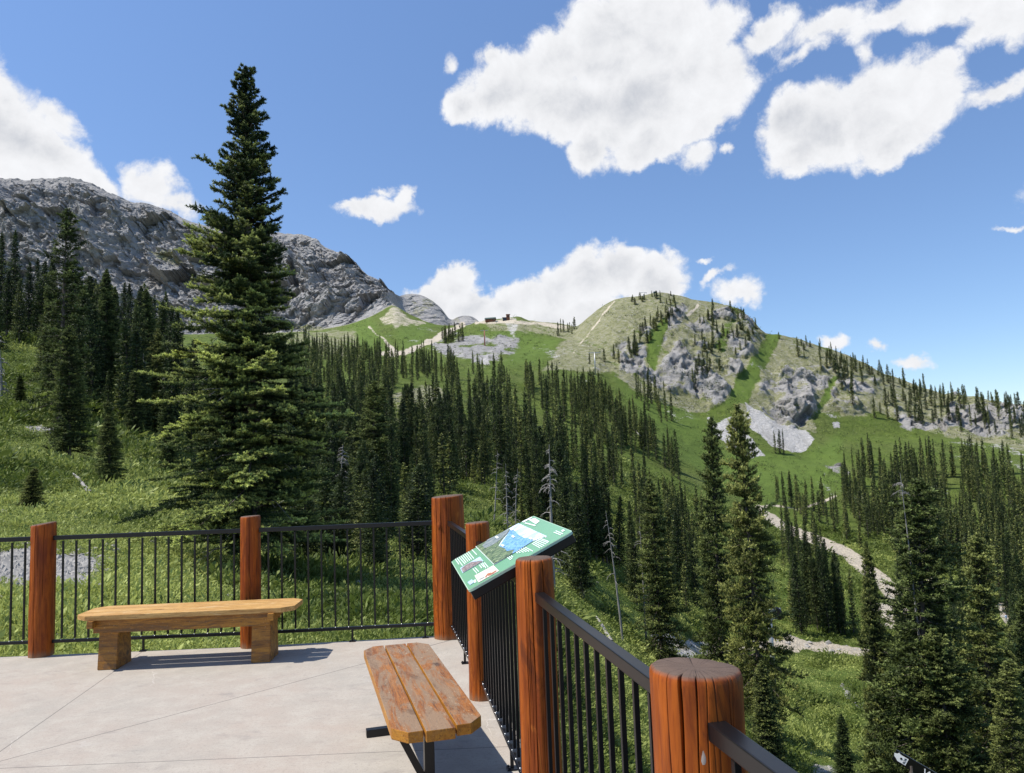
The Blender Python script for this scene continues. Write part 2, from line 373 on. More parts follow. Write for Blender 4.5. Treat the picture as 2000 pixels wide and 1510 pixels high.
def mat_ground():
    m, t, b = new_mat("mountain_ground", 0.9, 0.12)
    g = t.add('ShaderNodeNewGeometry').outputs['Position']
    A = t.add('ShaderNodeAttribute'); A.attribute_name = 'cover'; sa = t.add('ShaderNodeSeparateColor'); t.l.new(A.outputs['Color'], sa.inputs[0])
    en = t.math('MULTIPLY', t.math('SUBTRACT', t.noise(g, 0.55, 8, 0.78), 0.5), 1.5)
    en2 = t.math('MULTIPLY', t.math('SUBTRACT', t.noise(g, 0.13, 6, 0.7), 0.5), 1.3)
    def crisp(v, amt=1.0): return t.mrange(t.math('ADD', v, t.math('MULTIPLY', t.math('ADD', en, en2), amt)), 0.38, 0.62)
    rock, scree, dry, dirt = crisp(sa.outputs[0]), crisp(sa.outputs[1], 1.1), crisp(sa.outputs[2]), crisp(A.outputs['Alpha'], .5)
    L = t.add('ShaderNodeAttribute'); L.attribute_name = 'lush'
    nb = t.noise(g, 0.035, 5, 0.6); nm = t.noise(g, 0.22, 5, 0.65); nf_ = t.noise(g, 1.6, 5, 0.7); nx = t.noise(g, 9.0, 4, 0.7)
    gr = t.mix(t.mrange(nm, 0.35, 0.65), (0.092, 0.135, 0.024, 1), (0.155, 0.205, 0.042, 1))
    gr = t.mix(t.mrange(nb, 0.42, 0.66), gr, (0.135, 0.165, 0.045, 1))
    gr = t.mix(t.math('MULTIPLY', t.mrange(nf_, 0.42, 0.62), 0.6), gr, (0.060, 0.092, 0.018, 1))
    gr = t.mix(t.math('MULTIPLY', t.mrange(nx, 0.5, 0.68), 0.5), gr, (0.15, 0.19, 0.05, 1))
    gr = t.mix(t.math('MULTIPLY', t.mrange(nx, 0.44, 0.3), 0.5), gr, (0.02, 0.034, 0.008, 1))
    spk = t.math('MULTIPLY', t.mrange(t.noise(g, 0.8, 7, 0.8), 0.62, 0.67), 0.75)
    gr = t.mix(t.math('MULTIPLY', t.mrange(t.noise(g, 0.11, 7, 0.75), 0.50, 0.62), 0.5), gr, (0.055, 0.085, 0.018, 1))
    gr = t.mix(spk, gr, (0.33, 0.31, 0.27, 1))
    gr = t.mix(t.math('MULTIPLY', L.outputs['Fac'], 0.75), gr, t.mix(nf_, (0.088, 0.150, 0.026, 1), (0.145, 0.205, 0.045, 1)))
    dr = t.mix(t.mrange(nm, 0.35, 0.65), (0.20, 0.205, 0.095, 1), (0.29, 0.28, 0.165, 1))
    dr = t.mix(t.math('MULTIPLY', t.mrange(nf_, 0.5, 0.62), 0.6), dr, (0.11, 0.13, 0.05, 1))
    dr = t.mix(t.math('MULTIPLY', t.mrange(t.noise(g, 0.5, 6, .7), 0.52, 0.6), 0.6), dr, (0.36, 0.34, 0.30, 1))
    rk = t.mix(t.mrange(nm, 0.3, 0.7), (0.25, 0.243, 0.235, 1), (0.385, 0.37, 0.35, 1))
    rk = t.mix(t.math('MULTIPLY', t.mrange(nb, 0.45, 0.7), 0.35), rk, (0.29, 0.27, 0.24, 1))
    rf = t.noise(t.mapping(g, rot=(0, rad(35), 0), scale=(1, .5, 1.7)), 0.22, 9, 0.78, 0.6)
    rk = t.mix(t.math('MULTIPLY', t.mrange(rf, 0.46, 0.34), 0.75), rk, (0.14, 0.142, 0.15, 1))
    rk = t.mix(t.math('MULTIPLY', t.mrange(rf, 0.56, 0.66), 0.6), rk, (0.50, 0.49, 0.475, 1))
    scn = t.noise(g, 0.9, 5, 0.8)
    sr = t.mix(t.mrange(scn, 0.35, 0.65), (0.33, 0.315, 0.29, 1), (0.58, 0.56, 0.53, 1))
    sr = t.mix(t.math('MULTIPLY', t.mrange(t.noise(t.mapping(g, scale=(1.6, .4, .4)), 0.12, 5, .7), .5, .66), .5), sr, (0.27, 0.26, 0.235, 1))
    di = t.mix(t.mrange(nf_, 0.35, 0.65), (0.46, 0.40, 0.31, 1), (0.60, 0.53, 0.42, 1))
    c = t.mix(dry, gr, dr); c = t.mix(rock, c, rk); c = t.mix(scree, c, sr); c = t.mix(dirt, c, di)
    t.l.new(c, b.inputs['Base Color'])
    hgt = t.math('ADD', t.math('MULTIPLY', rf, 2.2), t.math('ADD', t.math('MULTIPLY', nf_, 0.7), t.math('MULTIPLY', nx, 0.12)))
    t.l.new(t.bump(hgt, 0.85, 1.0), b.inputs['Normal'])
    return m

M = {}
M['concrete'] = mat_concrete(); M['log'] = mat_log()
M['bench_light'] = mat_wood('honey_bench_wood', (0.42, 0.22, 0.06), (0.58, 0.35, 0.12), (0.17, 0.07, 0.018), (0.56, 0.41, 0.22), 0.35)
M['bench_side'] = mat_wood('amber_bench_wood', (0.22, 0.088, 0.012), (0.42, 0.185, 0.022), (0.07, 0.028, 0.008), (0.12, 0.07, 0.04), 0.5)
M['bench_worn'] = mat_wood('worn_bench_wood', (0.22, 0.074, 0.015), (0.32, 0.125, 0.028), (0.05, 0.022, 0.012), (0.22, 0.155, 0.10), 0.78)
M['bench_edge'] = mat_wood('orange_plank_ends', (0.34, 0.13, 0.012), (0.48, 0.21, 0.02), (0.12, 0.045, 0.01), (0.40, 0.20, 0.05), 0.3)
M['black'] = simple('black_painted_steel', (0.006, 0.006, 0.007), 0.33, 0.0, 0.36, 0.3, 20)
M['screw'] = simple('bright_screw', (0.75, 0.75, 0.75), 0.3, 0.9)
M['bark'] = mat_bark('fir_bark', (0.07, 0.055, 0.045), (0.19, 0.16, 0.14))
M['dead'] = mat_bark('weathered_dead_wood', (0.18, 0.17, 0.16), (0.36, 0.34, 0.32))
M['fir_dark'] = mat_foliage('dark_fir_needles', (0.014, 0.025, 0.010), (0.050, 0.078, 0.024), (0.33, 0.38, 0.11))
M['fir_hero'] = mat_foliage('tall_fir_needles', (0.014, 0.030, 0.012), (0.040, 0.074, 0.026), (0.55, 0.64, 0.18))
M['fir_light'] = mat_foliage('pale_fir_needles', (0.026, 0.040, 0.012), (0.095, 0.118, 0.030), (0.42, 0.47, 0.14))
M['herb'] = mat_foliage('meadow_leaves', (0.044, 0.076, 0.014), (0.125, 0.175, 0.032), (0.36, 0.42, 0.12), 0.35)
M['ground'] = mat_ground()

# ------------------------------------------------------------------ terrain: hills as one sheet
LOWRES = False
def ctrl(pts, kind):
    out = []
    for p in pts:
        if kind == 'z': px, Y, z = p; out.append(((px - 1000) / 1500.0, (z - 1.7) / Y, Y))
        else:
            px, py, Y = p; d = ray(px, py); out.append((d[0], d[2], Y))
    out.sort(); return np.array(out)
SKY_R = [(880, 637, 650), (910, 636, 640), (935, 629, 630), (952, 624, 625), (1000, 621, 620), (1006, 618, 620), (1016, 618, 620), (1030, 625, 620), (1050, 628, 615),
 (1090, 631, 610), (1110, 634, 600), (1122, 640, 590), (1135, 631, 570), (1150, 618, 562), (1170, 602, 558), (1195, 586, 554), (1215, 582, 552), (1240, 581, 550), (1258, 580, 550),
 (1275, 574, 550), (1292, 571, 550), (1310, 574, 550), (1335, 579, 548), (1352, 587, 546), (1370, 590, 544), (1400, 594, 542), (1425, 600, 540), (1450, 608, 536), (1468, 622, 532), (1482, 640, 530),
 (1495, 651, 530), (1520, 654, 530), (1545, 658, 530), (1565, 664, 530), (1600, 677, 530), (1630, 686, 530), (1650, 692, 530), (1680, 705, 530), (1700, 715, 530), (1722, 728, 530),
 (1760, 742, 530), (1800, 760, 530), (1830, 770, 530), (1870, 778, 530), (1910, 775, 530), (1950, 785, 530), (2000, 792, 530), (2300, 850, 530), (2900, 900, 520)]
F3L = [(-900, 668, 720), (-300, 660, 700), (400, 658, 700), (500, 655, 700), (560, 650, 700), (600, 648, 695), (640, 642, 690), (680, 634, 684), (700, 628, 680), (725, 618, 684), (745, 608, 692), (757, 600, 700), (768, 596, 705), (780, 601, 700), (800, 614, 684), (825, 626, 668), (850, 634, 656)]
F4_ = [(-900, 420, 900), (-400, 360, 900), (-200, 352, 900), (0, 349, 900), (30, 350, 900), (60, 353, 900), (95, 351, 900), (130, 348, 900), (165, 356, 900), (190, 365, 900), (215, 380, 900), (235, 387, 905), (260, 398, 910), (300, 404, 915), (335, 415, 920), (360, 430, 920), (385, 437, 920), (420, 446, 920), (450, 452, 920),
 (500, 456, 915), (540, 456, 910), (580, 457, 905), (605, 462, 900), (622, 470, 897), (632, 486, 895), (650, 492, 893), (670, 500, 890), (690, 512, 888), (705, 525, 885), (715, 540, 880), (735, 545, 880), (750, 555, 875), (765, 572, 870), (774, 586, 880), (782, 578, 960), (800, 574, 990), (825, 577, 1000), (845, 588, 1000), (860, 600, 1000), (872, 616, 1000), (880, 630, 1000), (888, 622, 1040), (900, 617, 1050), (915, 616, 1050), (930, 622, 1050), (945, 640, 1050), (1000, 690, 1050), (1200, 720, 1050), (1600, 760, 1050), (2900, 900, 1050)]
zl = lambda L: ctrl(L, 'z')
pl = lambda L: ctrl(L, 'p')
LAYERS = [
 (zl([(-900, .5, -1), (2900, .5, -1)]), 8),
 (zl([(-900, 3, -.6), (700, 3, -.6), (1100, 3, -1.8), (1400, 3, -2.6), (2900, 3, -3.6)]), 14),
 (zl([(-900, 7.9, -.33), (860, 7.9, -.36), (960, 7.9, -1.6), (1200, 7.9, -3.8), (1500, 7.9, -5.5), (2900, 7.9, -7)]), 60),
 (pl([(-900, 1060, 13), (-300, 1090, 13), (0, 1110, 13), (200, 1125, 13), (400, 1150, 14), (600, 1150, 16), (850, 1140, 20), (1000, 1190, 24), (1200, 1400, 24), (1400, 1540, 30), (1600, 1600, 38), (2900, 1650, 40)]), 70),
 (pl([(-900, 940, 20), (0, 1000, 20), (300, 1010, 22), (420, 1050, 26), (600, 1050, 42), (850, 1040, 52), (1000, 1085, 56), (1200, 1260, 50), (1400, 1390, 65), (1600, 1440, 75), (2000, 1500, 70), (2900, 1500, 70)]), 70),
 (pl([(-900, 810, 36), (0, 850, 38), (300, 880, 40), (420, 925, 58), (600, 950, 88), (850, 965, 98), (1000, 995, 104), (1200, 1150, 100), (1350, 1285, 115), (1600, 1292, 125), (1750, 1300, 125), (2000, 1330, 115), (2900, 1330, 115)]), 70),
 (pl([(-900, 690, 60), (0, 740, 62), (300, 770, 66), (430, 820, 96), (600, 868, 150), (850, 890, 158), (1000, 920, 165), (1200, 1030, 160), (1400, 1150, 165), (1600, 1180, 170), (1800, 1200, 165), (2900, 1210, 170)]), 64),
 (pl([(-900, 590, 95), (0, 640, 95), (250, 655, 100), (350, 690, 110), (450, 745, 150), (600, 800, 215), (850, 830, 225), (1000, 850, 235), (1100, 885, 235), (1200, 930, 220), (1400, 1020, 240), (1550, 1045, 245), (1800, 1090, 240), (2900, 1080, 240)]), 20),
 (pl([(-900, 690, 150), (0, 705, 150), (250, 705, 160), (350, 715, 170), (450, 752, 190), (600, 772, 250), (850, 792, 268), (1000, 810, 285), (1200, 880, 275), (1400, 960, 290), (1550, 975, 300), (1700, 1000, 300), (2000, 980, 310), (2900, 980, 310)]), 40),
 (pl([(-900, 690, 300), (250, 690, 300), (450, 710, 310), (600, 730, 320), (850, 750, 320), (1000, 760, 330), (1200, 810, 340), (1300, 850, 350), (1400, 905, 350), (1500, 905, 360), (1600, 890, 370), (1700, 885, 370), (1800, 895, 370), (2900, 905, 370)]), 56),
 (pl([(-900, 670, 420), (450, 670, 420), (600, 685, 430), (750, 692, 430), (850, 698, 430), (1000, 708, 430), (1100, 717, 420), (1200, 750, 410), (1300, 800, 405), (1370, 818, 405), (1450, 808, 410), (1580, 832, 415), (1650, 852, 420), (1800, 857, 420), (2900, 865, 420)]), 56),
 (pl([(-900, 655, 560), (450, 655, 560), (560, 664, 560), (700, 666, 540), (850, 666, 520), (950, 668, 520), (1050, 671, 510), (1130, 682, 475), (1250, 692, 465), (1350, 720, 455), (1450, 740, 455), (1600, 770, 460), (1750, 802, 460), (2900, 825, 460)]), 100),
 (pl(F3L + SKY_R), 24),
 (pl([(px, py - (2 if px < 770 else -26), Y + (30 if px < 770 else 110)) for px, py, Y in F3L + SKY_R]), 230),
 (pl(F4_), 12),
 (pl([(px, py + 70, 1500) for px, py, Y in F4_]), 6),
 (pl([(-900, 893 + 60, 4500), (2900, 893 - 60, 4500)]), 0),
]
nc_mid = 900
a_cols = np.concatenate([np.linspace(-1.7, -.80, 46)[:-1], np.linspace(-.80, .80, nc_mid), np.linspace(.80, 1.7, 46)[1:]])
NCOL = len(a_cols)
def gsm(x, s):
    k = np.exp(-0.5 * (np.arange(-3 * s, 3 * s + 1) / s) ** 2); k /= k.sum()
    return np.convolve(np.pad(x, 3 * s, mode='edge'), k, mode='valid')
Erow, Yrow, Lrow = [], [], []
pe = py_ = None
for i, (ct, nr) in enumerate(LAYERS):
    e = np.interp(a_cols, ct[:, 0], ct[:, 1]); Y = np.interp(a_cols, ct[:, 0], ct[:, 2])
    s = 2 if i in (12, 13, 14) else 14
    e = gsm(e, s); Y = gsm(Y, 3 if i in (12, 13, 14) else 14)
    LAYERS[i] = (e, Y, nr)
for i in range(len(LAYERS) - 1):
    e0, Y0, nr = LAYERS[i]; e1, Y1, _ = LAYERS[i + 1]
    z0 = 1.7 + e0 * Y0; z1 = 1.7 + e1 * Y1
    for k in range(nr):
        t = k / nr
        Yk = np.exp(np.log(Y0) * (1 - t) + np.log(Y1) * t)
        tt = (Yk - Y0) / (Y1 - Y0)
        Erow.append(z0 * (1 - tt) + z1 * tt); Yrow.append(Yk); Lrow.append(i + t)
e1, Y1, _ = LAYERS[-1]; Erow.append(1.7 + e1 * Y1); Yrow.append(Y1); Lrow.append(float(len(LAYERS) - 1))
TZ = np.array(Erow); TY = np.array(Yrow); TL = np.array(Lrow)
# soften the creases between layers, leaving crests alone
for _ in range(18):
    sm = TZ.copy(); sm[1:-1] = (TZ[:-2] + 2 * TZ[1:-1] + TZ[2:]) / 4
    keep = (np.abs(TL - 7) < .25) | (np.abs(TL - 12) < .2) | (np.abs(TL - 13) < .1) | (np.abs(TL - 14) < .4)
    keep[:60] = True
    TZ = np.where(keep[:, None], TZ, sm)
NROW = len(TY)
TX = a_cols[None, :] * TY
P = np.stack([TX.ravel(), TY.ravel(), TZ.ravel()], 1)
ppx, ppy = proj(P)
LL = np.repeat(TL, NCOL)
Yd = P[:, 1]
# world-space warp so borders between kinds of ground are ragged
wn = fbm(P / np.maximum(Yd[:, None] * 0.035, 0.5) * np.array([1, .35, 1.6]), 4, 5)
wn2 = fbm(P / np.maximum(Yd[:, None] * 0.012, 0.3) * np.array([1, .35, 1.6]), 3, 11)
def poly_mask(pts, soft=4.0, rag=8.0, rag2=3.0):
    """soft membership of every terrain vertex in a ragged outline"""
    pts = np.array(pts, float); x0, y0 = pts.min(0) - 30; x1, y1 = pts.max(0) + 30
    out = np.zeros(len(P), np.float32)
    idx = np.where((ppx > x0) & (ppx < x1) & (ppy > y0) & (ppy < y1))[0]
    if not len(idx): return out
    X = ppx[idx]; Yp = ppy[idx]; ins = np.zeros(len(idx), bool); dm = np.full(len(idx), 1e9)
    for i in range(len(pts)):
        ax, ay = pts[i]; bx, by = pts[(i + 1) % len(pts)]
        c = ((ay > Yp) != (by > Yp)) & (X < (bx - ax) * (Yp - ay) / (by - ay + 1e-12) + ax); ins ^= c
        t = np.clip(((X - ax) * (bx - ax) + (Yp - ay) * (by - ay)) / ((bx - ax) ** 2 + (by - ay) ** 2 + 1e-9), 0, 1)
        dm = np.minimum(dm, np.hypot(X - ax - t * (bx - ax), Yp - ay - t * (by - ay)))
    sd = np.where(ins, dm, -dm) + rag * wn[idx] + rag2 * wn2[idx]
    out[idx] = np.clip(sd / soft * .5 + .5, 0, 1); return out
def line_mask(pts, soft=2.0, rag=2.0):
    """pts: (x, y, halfwidth)"""
    out = np.zeros(len(P), np.float32); pts = np.array(pts, float)
    idx = np.where((ppx > pts[:, 0].min() - 40) & (ppx < pts[:, 0].max() + 40) & (ppy > pts[:, 1].min() - 40) & (ppy < pts[:, 1].max() + 40))[0]
    if not len(idx): return out
    X = ppx[idx]; Yp = ppy[idx]; best = np.full(len(idx), -1e9)
    for i in range(len(pts) - 1):
        ax, ay, aw = pts[i]; bx, by, bw = pts[i + 1]
        t = np.clip(((X - ax) * (bx - ax) + (Yp - ay) * (by - ay)) / ((bx - ax) ** 2 + (by - ay) ** 2 + 1e-9), 0, 1)
        best = np.maximum(best, aw + t * (bw - aw) - np.hypot(X - ax - t * (bx - ax), Yp - ay - t * (by - ay)))
    out[idx] = np.clip((best + rag * wn2[idx]) / soft * .5 + .5, 0, 1); return out
front = (LL <= 12.02)
mx = np.maximum
# --- bare and dry ground
dry = poly_mask([(1040, 735), (1062, 715), (1110, 662), (1150, 610), (1195, 575), (1290, 560), (1440, 590), (1500, 640), (1730, 715), (2100, 780), (2100, 900), (1850, 860), (1720, 815), (1640, 820), (1600, 850), (1450, 830), (1380, 830), (1330, 800), (1260, 775), (1200, 730), (1120, 725)], 6, 10)
dry = mx(dry, poly_mask([(930, 624), (1140, 622), (1120, 660), (1040, 652), (960, 650)], 5, 6) * .8)
dry = mx(dry, poly_mask([(520, 645), (700, 640), (700, 700), (560, 700)], 10, 10) * .7)
dry = mx(dry, poly_mask([(740, 790), (800, 755), (860, 755), (880, 790), (830, 835), (770, 830)], 5, 8) * .8)
dry = mx(dry, poly_mask([(0, 745), (60, 745), (80, 765), (0, 770)], 5, 8) * .6)
streak = fbm(np.stack([P[:, 0] / 5.0 + P[:, 1] / 9.0, P[:, 1] / 60.0, P[:, 2] / 60.0], 1), 4, 21)
dry *= np.clip(.85 + .6 * streak, 0, 1)
# --- rock outcrops
rock = np.zeros(len(P), np.float32)
for pts in ([(1240, 742), (1310, 700), (1345, 640), (1420, 600), (1460, 605), (1495, 650), (1470, 700), (1440, 760), (1400, 800), (1330, 770), (1270, 770)],
            [(1460, 785), (1500, 735), (1545, 700), (1640, 730), (1610, 790), (1560, 835), (1520, 822), (1480, 805)],
            [(1640, 730), (1720, 745), (1700, 800), (1640, 810), (1610, 800)],
            [(1850, 780), (2050, 800), (2050, 870), (1900, 850), (1840, 820)],
            [(1190, 700), (1240, 660), (1310, 610), (1345, 600), (1330, 640), (1270, 700), (1220, 730)],
            [(1130, 700), (1200, 690), (1250, 735), (1180, 740)],
            [(830, 668), (900, 648), (960, 655), (1010, 672), (1000, 700), (930, 700), (860, 690)],
            [(1580, 900), (1640, 890), (1660, 920), (1610, 925)], [(1740, 800), (1850, 820), (1850, 845), (1760, 835)]):
    rock = mx(rock, poly_mask(pts, 8, 16, 8))
rn = fbm(P / np.array([14, 30, 14]), 4, 31)
rock *= np.clip(.75 + 1.6 * rn, 0, 1)
cliff = np.clip((LL - 12.35) / .5, 0, 1) * (LL < 14.9)
cl = (ppx < 940) & (LL >= 12.0)
cliffm = np.where(cl, np.clip((LL - 12.0) * 4 + wn * 1.0, 0, 1), 0)
cliffm = mx(cliffm, (LL > 14.2) * 1.0)
rock = mx(rock, cliffm)
bump_m = poly_mask([(775, 560), (880, 560), (900, 640), (800, 620)], 3, 3) * cliffm
# --- light scree and gravel
scree = np.zeros(len(P), np.float32)
for pts in ([(1383, 818), (1400, 826), (1420, 822), (1440, 818), (1460, 845), (1478, 870), (1496, 897), (1470, 898), (1430, 878), (1395, 850)],
            [(1456, 790), (1480, 806), (1525, 824), (1575, 834), (1592, 856), (1570, 878), (1545, 884), (1508, 872), (1480, 848), (1460, 836)],
            [(1625, 832), (1640, 830), (1642, 842), (1628, 842)]):
    scree = mx(scree, poly_mask(pts, 3, 5, 3))
scree = mx(scree, poly_mask([(-40, 1082), (150, 1085), (185, 1110), (180, 1150), (120, 1150), (-40, 1140)], 10, 12, 10) * .95)
scree = mx(scree, poly_mask([(985, 622), (1010, 620), (1014, 640), (1004, 662), (994, 655), (988, 640)], 3, 2) * .55)
scree = mx(scree, poly_mask([(940, 700), (952, 695), (958, 712), (946, 712)], 3, 3) * .8)
scree = mx(scree, poly_mask([(50, 825), (110, 828), (120, 845), (60, 842)], 4, 6) * .8)
for pts in ([(1640, 1340), (1700, 1380), (1680, 1400), (1650, 1370)], [(1590, 1490), (1650, 1500), (1700, 1540), (1600, 1530)], [(1270, 1240), (1360, 1235), (1400, 1270), (1340, 1290)]):
    scree = mx(scree, poly_mask(pts, 6, 10, 8) * .7)
gn = fbm(P / 3.0, 4, 41)
# scattered stony spots on the slopes
spots = np.clip((fbm(P / np.array([22, 40, 22]), 4, 45) - .34) * 6, 0, 1) * (Yd > 190) * front
scree = mx(scree, spots * .35)
# --- dirt: tan triangle, ridge road, ski road and valley floor
dirt = poly_mask([(768, 594), (800, 614), (830, 630), (800, 636), (770, 640), (750, 640), (735, 622)], 6, 14, 9) * .52
dirt = mx(dirt, line_mask([(735, 690, 4), (790, 688, 5), (830, 672, 6), (862, 655, 7), (885, 644, 6), (905, 636, 4)], 3, 2) * .8)
dirt = mx(dirt, line_mask([(720, 640, 3), (745, 660, 3), (775, 690, 5)], 3, 3) * .7)
dirt = mx(dirt, line_mask([(930, 631, 4), (985, 627, 6), (1060, 633, 5), (1110, 640, 4)], 3, 3) * .6)
dirt = mx(dirt, line_mask([(1200, 588, 3), (1160, 640, 3), (1120, 690, 2)], 2, 2) * .6)
dirt = mx(dirt, line_mask([(1318, 640, 2), (1340, 622, 2), (1362, 598, 3)], 2, 2) * .8)
dirt = mx(dirt, line_mask([(1480, 990, 7), (1500, 1006, 9), (1540, 1030, 9), (1600, 1053, 10), (1650, 1074, 11), (1690, 1106, 13), (1722, 1136, 16), (1745, 1165, 15), (1760, 1195, 16)], 2.5, 2))
dirt = mx(dirt, line_mask([(1480, 990, 4), (1510, 985, 3), (1560, 996, 3), (1600, 982, 3), (1632, 972, 4)], 2.5, 2) * .8)
dirt = mx(dirt, poly_mask([(1690, 1185), (1760, 1180), (1800, 1215), (1760, 1235), (1700, 1218)], 5, 6))
dirt = mx(dirt, line_mask([(1330, 1262, 10), (1400, 1268, 7), (1470, 1266, 9), (1540, 1258, 13), (1610, 1268, 14), (1680, 1280, 10), (1730, 1282, 6)], 5, 6))
dirt = mx(dirt, poly_mask([(1810, 1125), (1850, 1140), (1860, 1170), (1820, 1165)], 5, 6) * .8)
dirt = mx(dirt, poly_mask([(1940, 1185), (2020, 1190), (2020, 1235), (1960, 1222)], 5, 6))
dirt = mx(dirt, line_mask([(780, 835, 4), (830, 800, 4), (862, 765, 3)], 3, 4) * .5)
# --- bright green runs
lush = np.zeros(len(P), np.float32)
for pts in ([(1500, 648), (1527, 654), (1492, 722), (1462, 790), (1418, 792), (1440, 742), (1478, 690)],
            [(1262, 700), (1272, 655), (1302, 624), (1306, 640), (1290, 690), (1278, 730)],
            [(1410, 640), (1440, 625), (1425, 660), (1415, 690), (1395, 680)],
            [(1640, 742), (1618, 790), (1600, 812), (1596, 802), (1630, 742)],
            [(700, 620), (720, 612), (770, 690), (740, 700), (690, 680), (670, 645)], [(775, 640), (840, 634), (830, 668), (800, 690), (780, 670)],
            [(930, 650), (1000, 645), (1090, 665), (1060, 705), (980, 720), (1000, 680), (960, 670)],
            [(1200, 740), (1270, 770), (1330, 790), (1390, 840), (1420, 880), (1560, 890), (1640, 850), (1650, 960), (1500, 980), (1420, 960), (1330, 900), (1250, 820)],
            [(1480, 1120), (1600, 1120), (1700, 1180), (1700, 1240), (1560, 1250), (1480, 1200)], [(1100, 1060), (1200, 1080), (1280, 1260), (1200, 1280), (1110, 1150)],
            [(1520, 1320), (1680, 1300), (1700, 1480), (1540, 1500)]):
    lush = mx(lush, poly_mask(pts, 8, 8))
strip = poly_mask([(1500, 648), (1527, 654), (1492, 722), (1462, 790), (1418, 792), (1440, 742), (1478, 690)], 4, 2)
strip = mx(strip, poly_mask([(1262, 700), (1272, 655), (1302, 624), (1306, 640), (1290, 690), (1278, 730)], 4, 3))
strip = mx(strip, poly_mask([(1410, 640), (1440, 625), (1425, 660), (1415, 690), (1395, 680)], 4, 4) * .7)
strip = mx(strip, poly_mask([(1640, 742), (1618, 790), (1600, 812), (1596, 802), (1630, 742)], 4, 2))
green_bowl = poly_mask([(1350, 805), (1440, 790), (1460, 850), (1600, 880), (1590, 815), (1640, 812), (1650, 900), (1500, 930), (1380, 900), (1330, 830)], 4, 4)
for s_ in (strip, green_bowl): rock *= 1 - s_; dry *= 1 - .85 * s_
# grassy ledges on the far cliffs
ledge = poly_mask([(290, 495), (345, 500), (375, 525), (330, 530)], 5, 8) + poly_mask([(540, 625), (640, 640), (700, 640), (600, 660)], 5, 8)
rock = np.where(cl, np.clip(rock - .6 * ledge - bump_m * np.clip(.25 + wn2, 0, .5), 0, 1), rock * front + (1 - front) * rock)
dry = np.where(cl, 1.0, dry)
scree *= (1 - dirt * .5)

# displacement
D = np.zeros_like(P)
s = np.clip((Yd - 9) / 30, 0, 1)
D[:, 2] += s * (.55 * fbm(P / np.array([7, 9, 7]), 3, 51) * np.clip(Yd / 40, .3, 1.3)) * front
D[:, 2] += np.clip((Yd - 60) / 100, 0, 1) * 2.2 * fbm(P / np.array([30, 45, 30]), 3, 55) * front * np.clip((600 - Yd) / 60, 0, 1)
D[:, 2] += np.clip((Yd - 8.6) / 2, 0, 1) * .10 * fbm(P / .7, 3, 57) * np.clip((120 - Yd) / 60, 0, 1)
hill = np.clip((LL - 9.6) / 1.2, 0, 1) * front * np.clip((12.05 - LL) / .5, .25, 1)
gul = ridged(np.stack([P[:, 0] / 26 + P[:, 2] / 90, P[:, 1] / 170, P[:, 2] / 130], 1), 4, 61)
D[:, 2] += hill * 3.6 * gul * np.clip((ppx - 1100) / 150, 0.15, 1)
rr_ = rock * front * np.clip((ppx - 1010) / 60, .22, 1)
crag = ridged(np.stack([P[:, 0] / 16 - P[:, 2] / 22, P[:, 1] / 24, P[:, 2] / 30 + P[:, 0] / 60], 1), 5, 65)
D[:, 2] += rr_ * 4.2 * crag; D[:, 1] -= rr_ * 4.5 * crag
def facets(Q, seed):
    """angular slabs: every cell of a jittered lattice is its own tilted plane"""
    Q = Q.astype(np.float32); base = np.floor(Q).astype(np.int32); best = np.full(len(Q), 1e9, np.float32); out = np.zeros(len(Q), np.float32)
    for ax_ in (-1, 0, 1):
        for ay_ in (-1, 0, 1):
            for az_ in (-1, 0, 1):
                c = base + np.array([ax_, ay_, az_], np.int32); h = [_hash(c[:, 0], c[:, 1], c[:, 2], seed + k) for k in range(6)]
                f = c + np.stack(h[:3], 1); d = Q - f; dd = (d * d).sum(1); m = dd < best
                val = (h[3] - .5) * 1.1 + d[:, 0] * (h[4] - .5) * 1.9 + d[:, 2] * (h[5] - .5) * 1.9
                out = np.where(m, val, out); best = np.where(m, dd, best)
    return out
ri = rr_ > .05
Pr = P[ri]; fq = np.stack([Pr[:, 0] * .8 + Pr[:, 2] * .6, Pr[:, 1] * .5, Pr[:, 2] * .8 - Pr[:, 0] * .6], 1)
fr = 5.0 * facets(fq / np.array([13, 14, 24]), 301) + 2.4 * facets(fq / np.array([5, 6, 8.5]), 311)
D[ri, 1] -= rr_[ri] * fr; D[ri, 2] += rr_[ri] * fr * .5
ci = cl & (LL < 14.6)
Pc = P[ci]; edge = np.clip((LL[ci] - 12.05) / .35, 0, 1)
sx = np.stack([(Pc[:, 0] * .8 + Pc[:, 2] * .75) / 52, Pc[:, 1] / 300, (Pc[:, 2] * .7 - Pc[:, 0] * .6) / 120], 1)
big = ridged(sx, 2, 71); 
wp = Pc + 14 * np.stack([fbm(Pc / 40, 3, 75), fbm(Pc / 40, 3, 76), fbm(Pc / 40, 3, 77)], 1)
midn = ridged(np.stack([(wp[:, 0] * .6 + wp[:, 2] * .8) / 24, wp[:, 1] / 160, (wp[:, 0] * .8 - wp[:, 2] * .6) / 38], 1), 3, 78)
fin = ridged(np.stack([(wp[:, 0] * .5 - wp[:, 2] * .85) / 7.5, wp[:, 1] / 50, (wp[:, 0] * .85 + wp[:, 2] * .5) / 20], 1), 4, 84)
vfin = fbm(Pc / 3.2, 3, 90); iso = fbm(Pc / 17, 4, 97, .6); blk = np.abs(vnoise(wp / 9.0, 98)) + np.abs(vnoise(wp / np.array([5, 9, 12.]), 99))
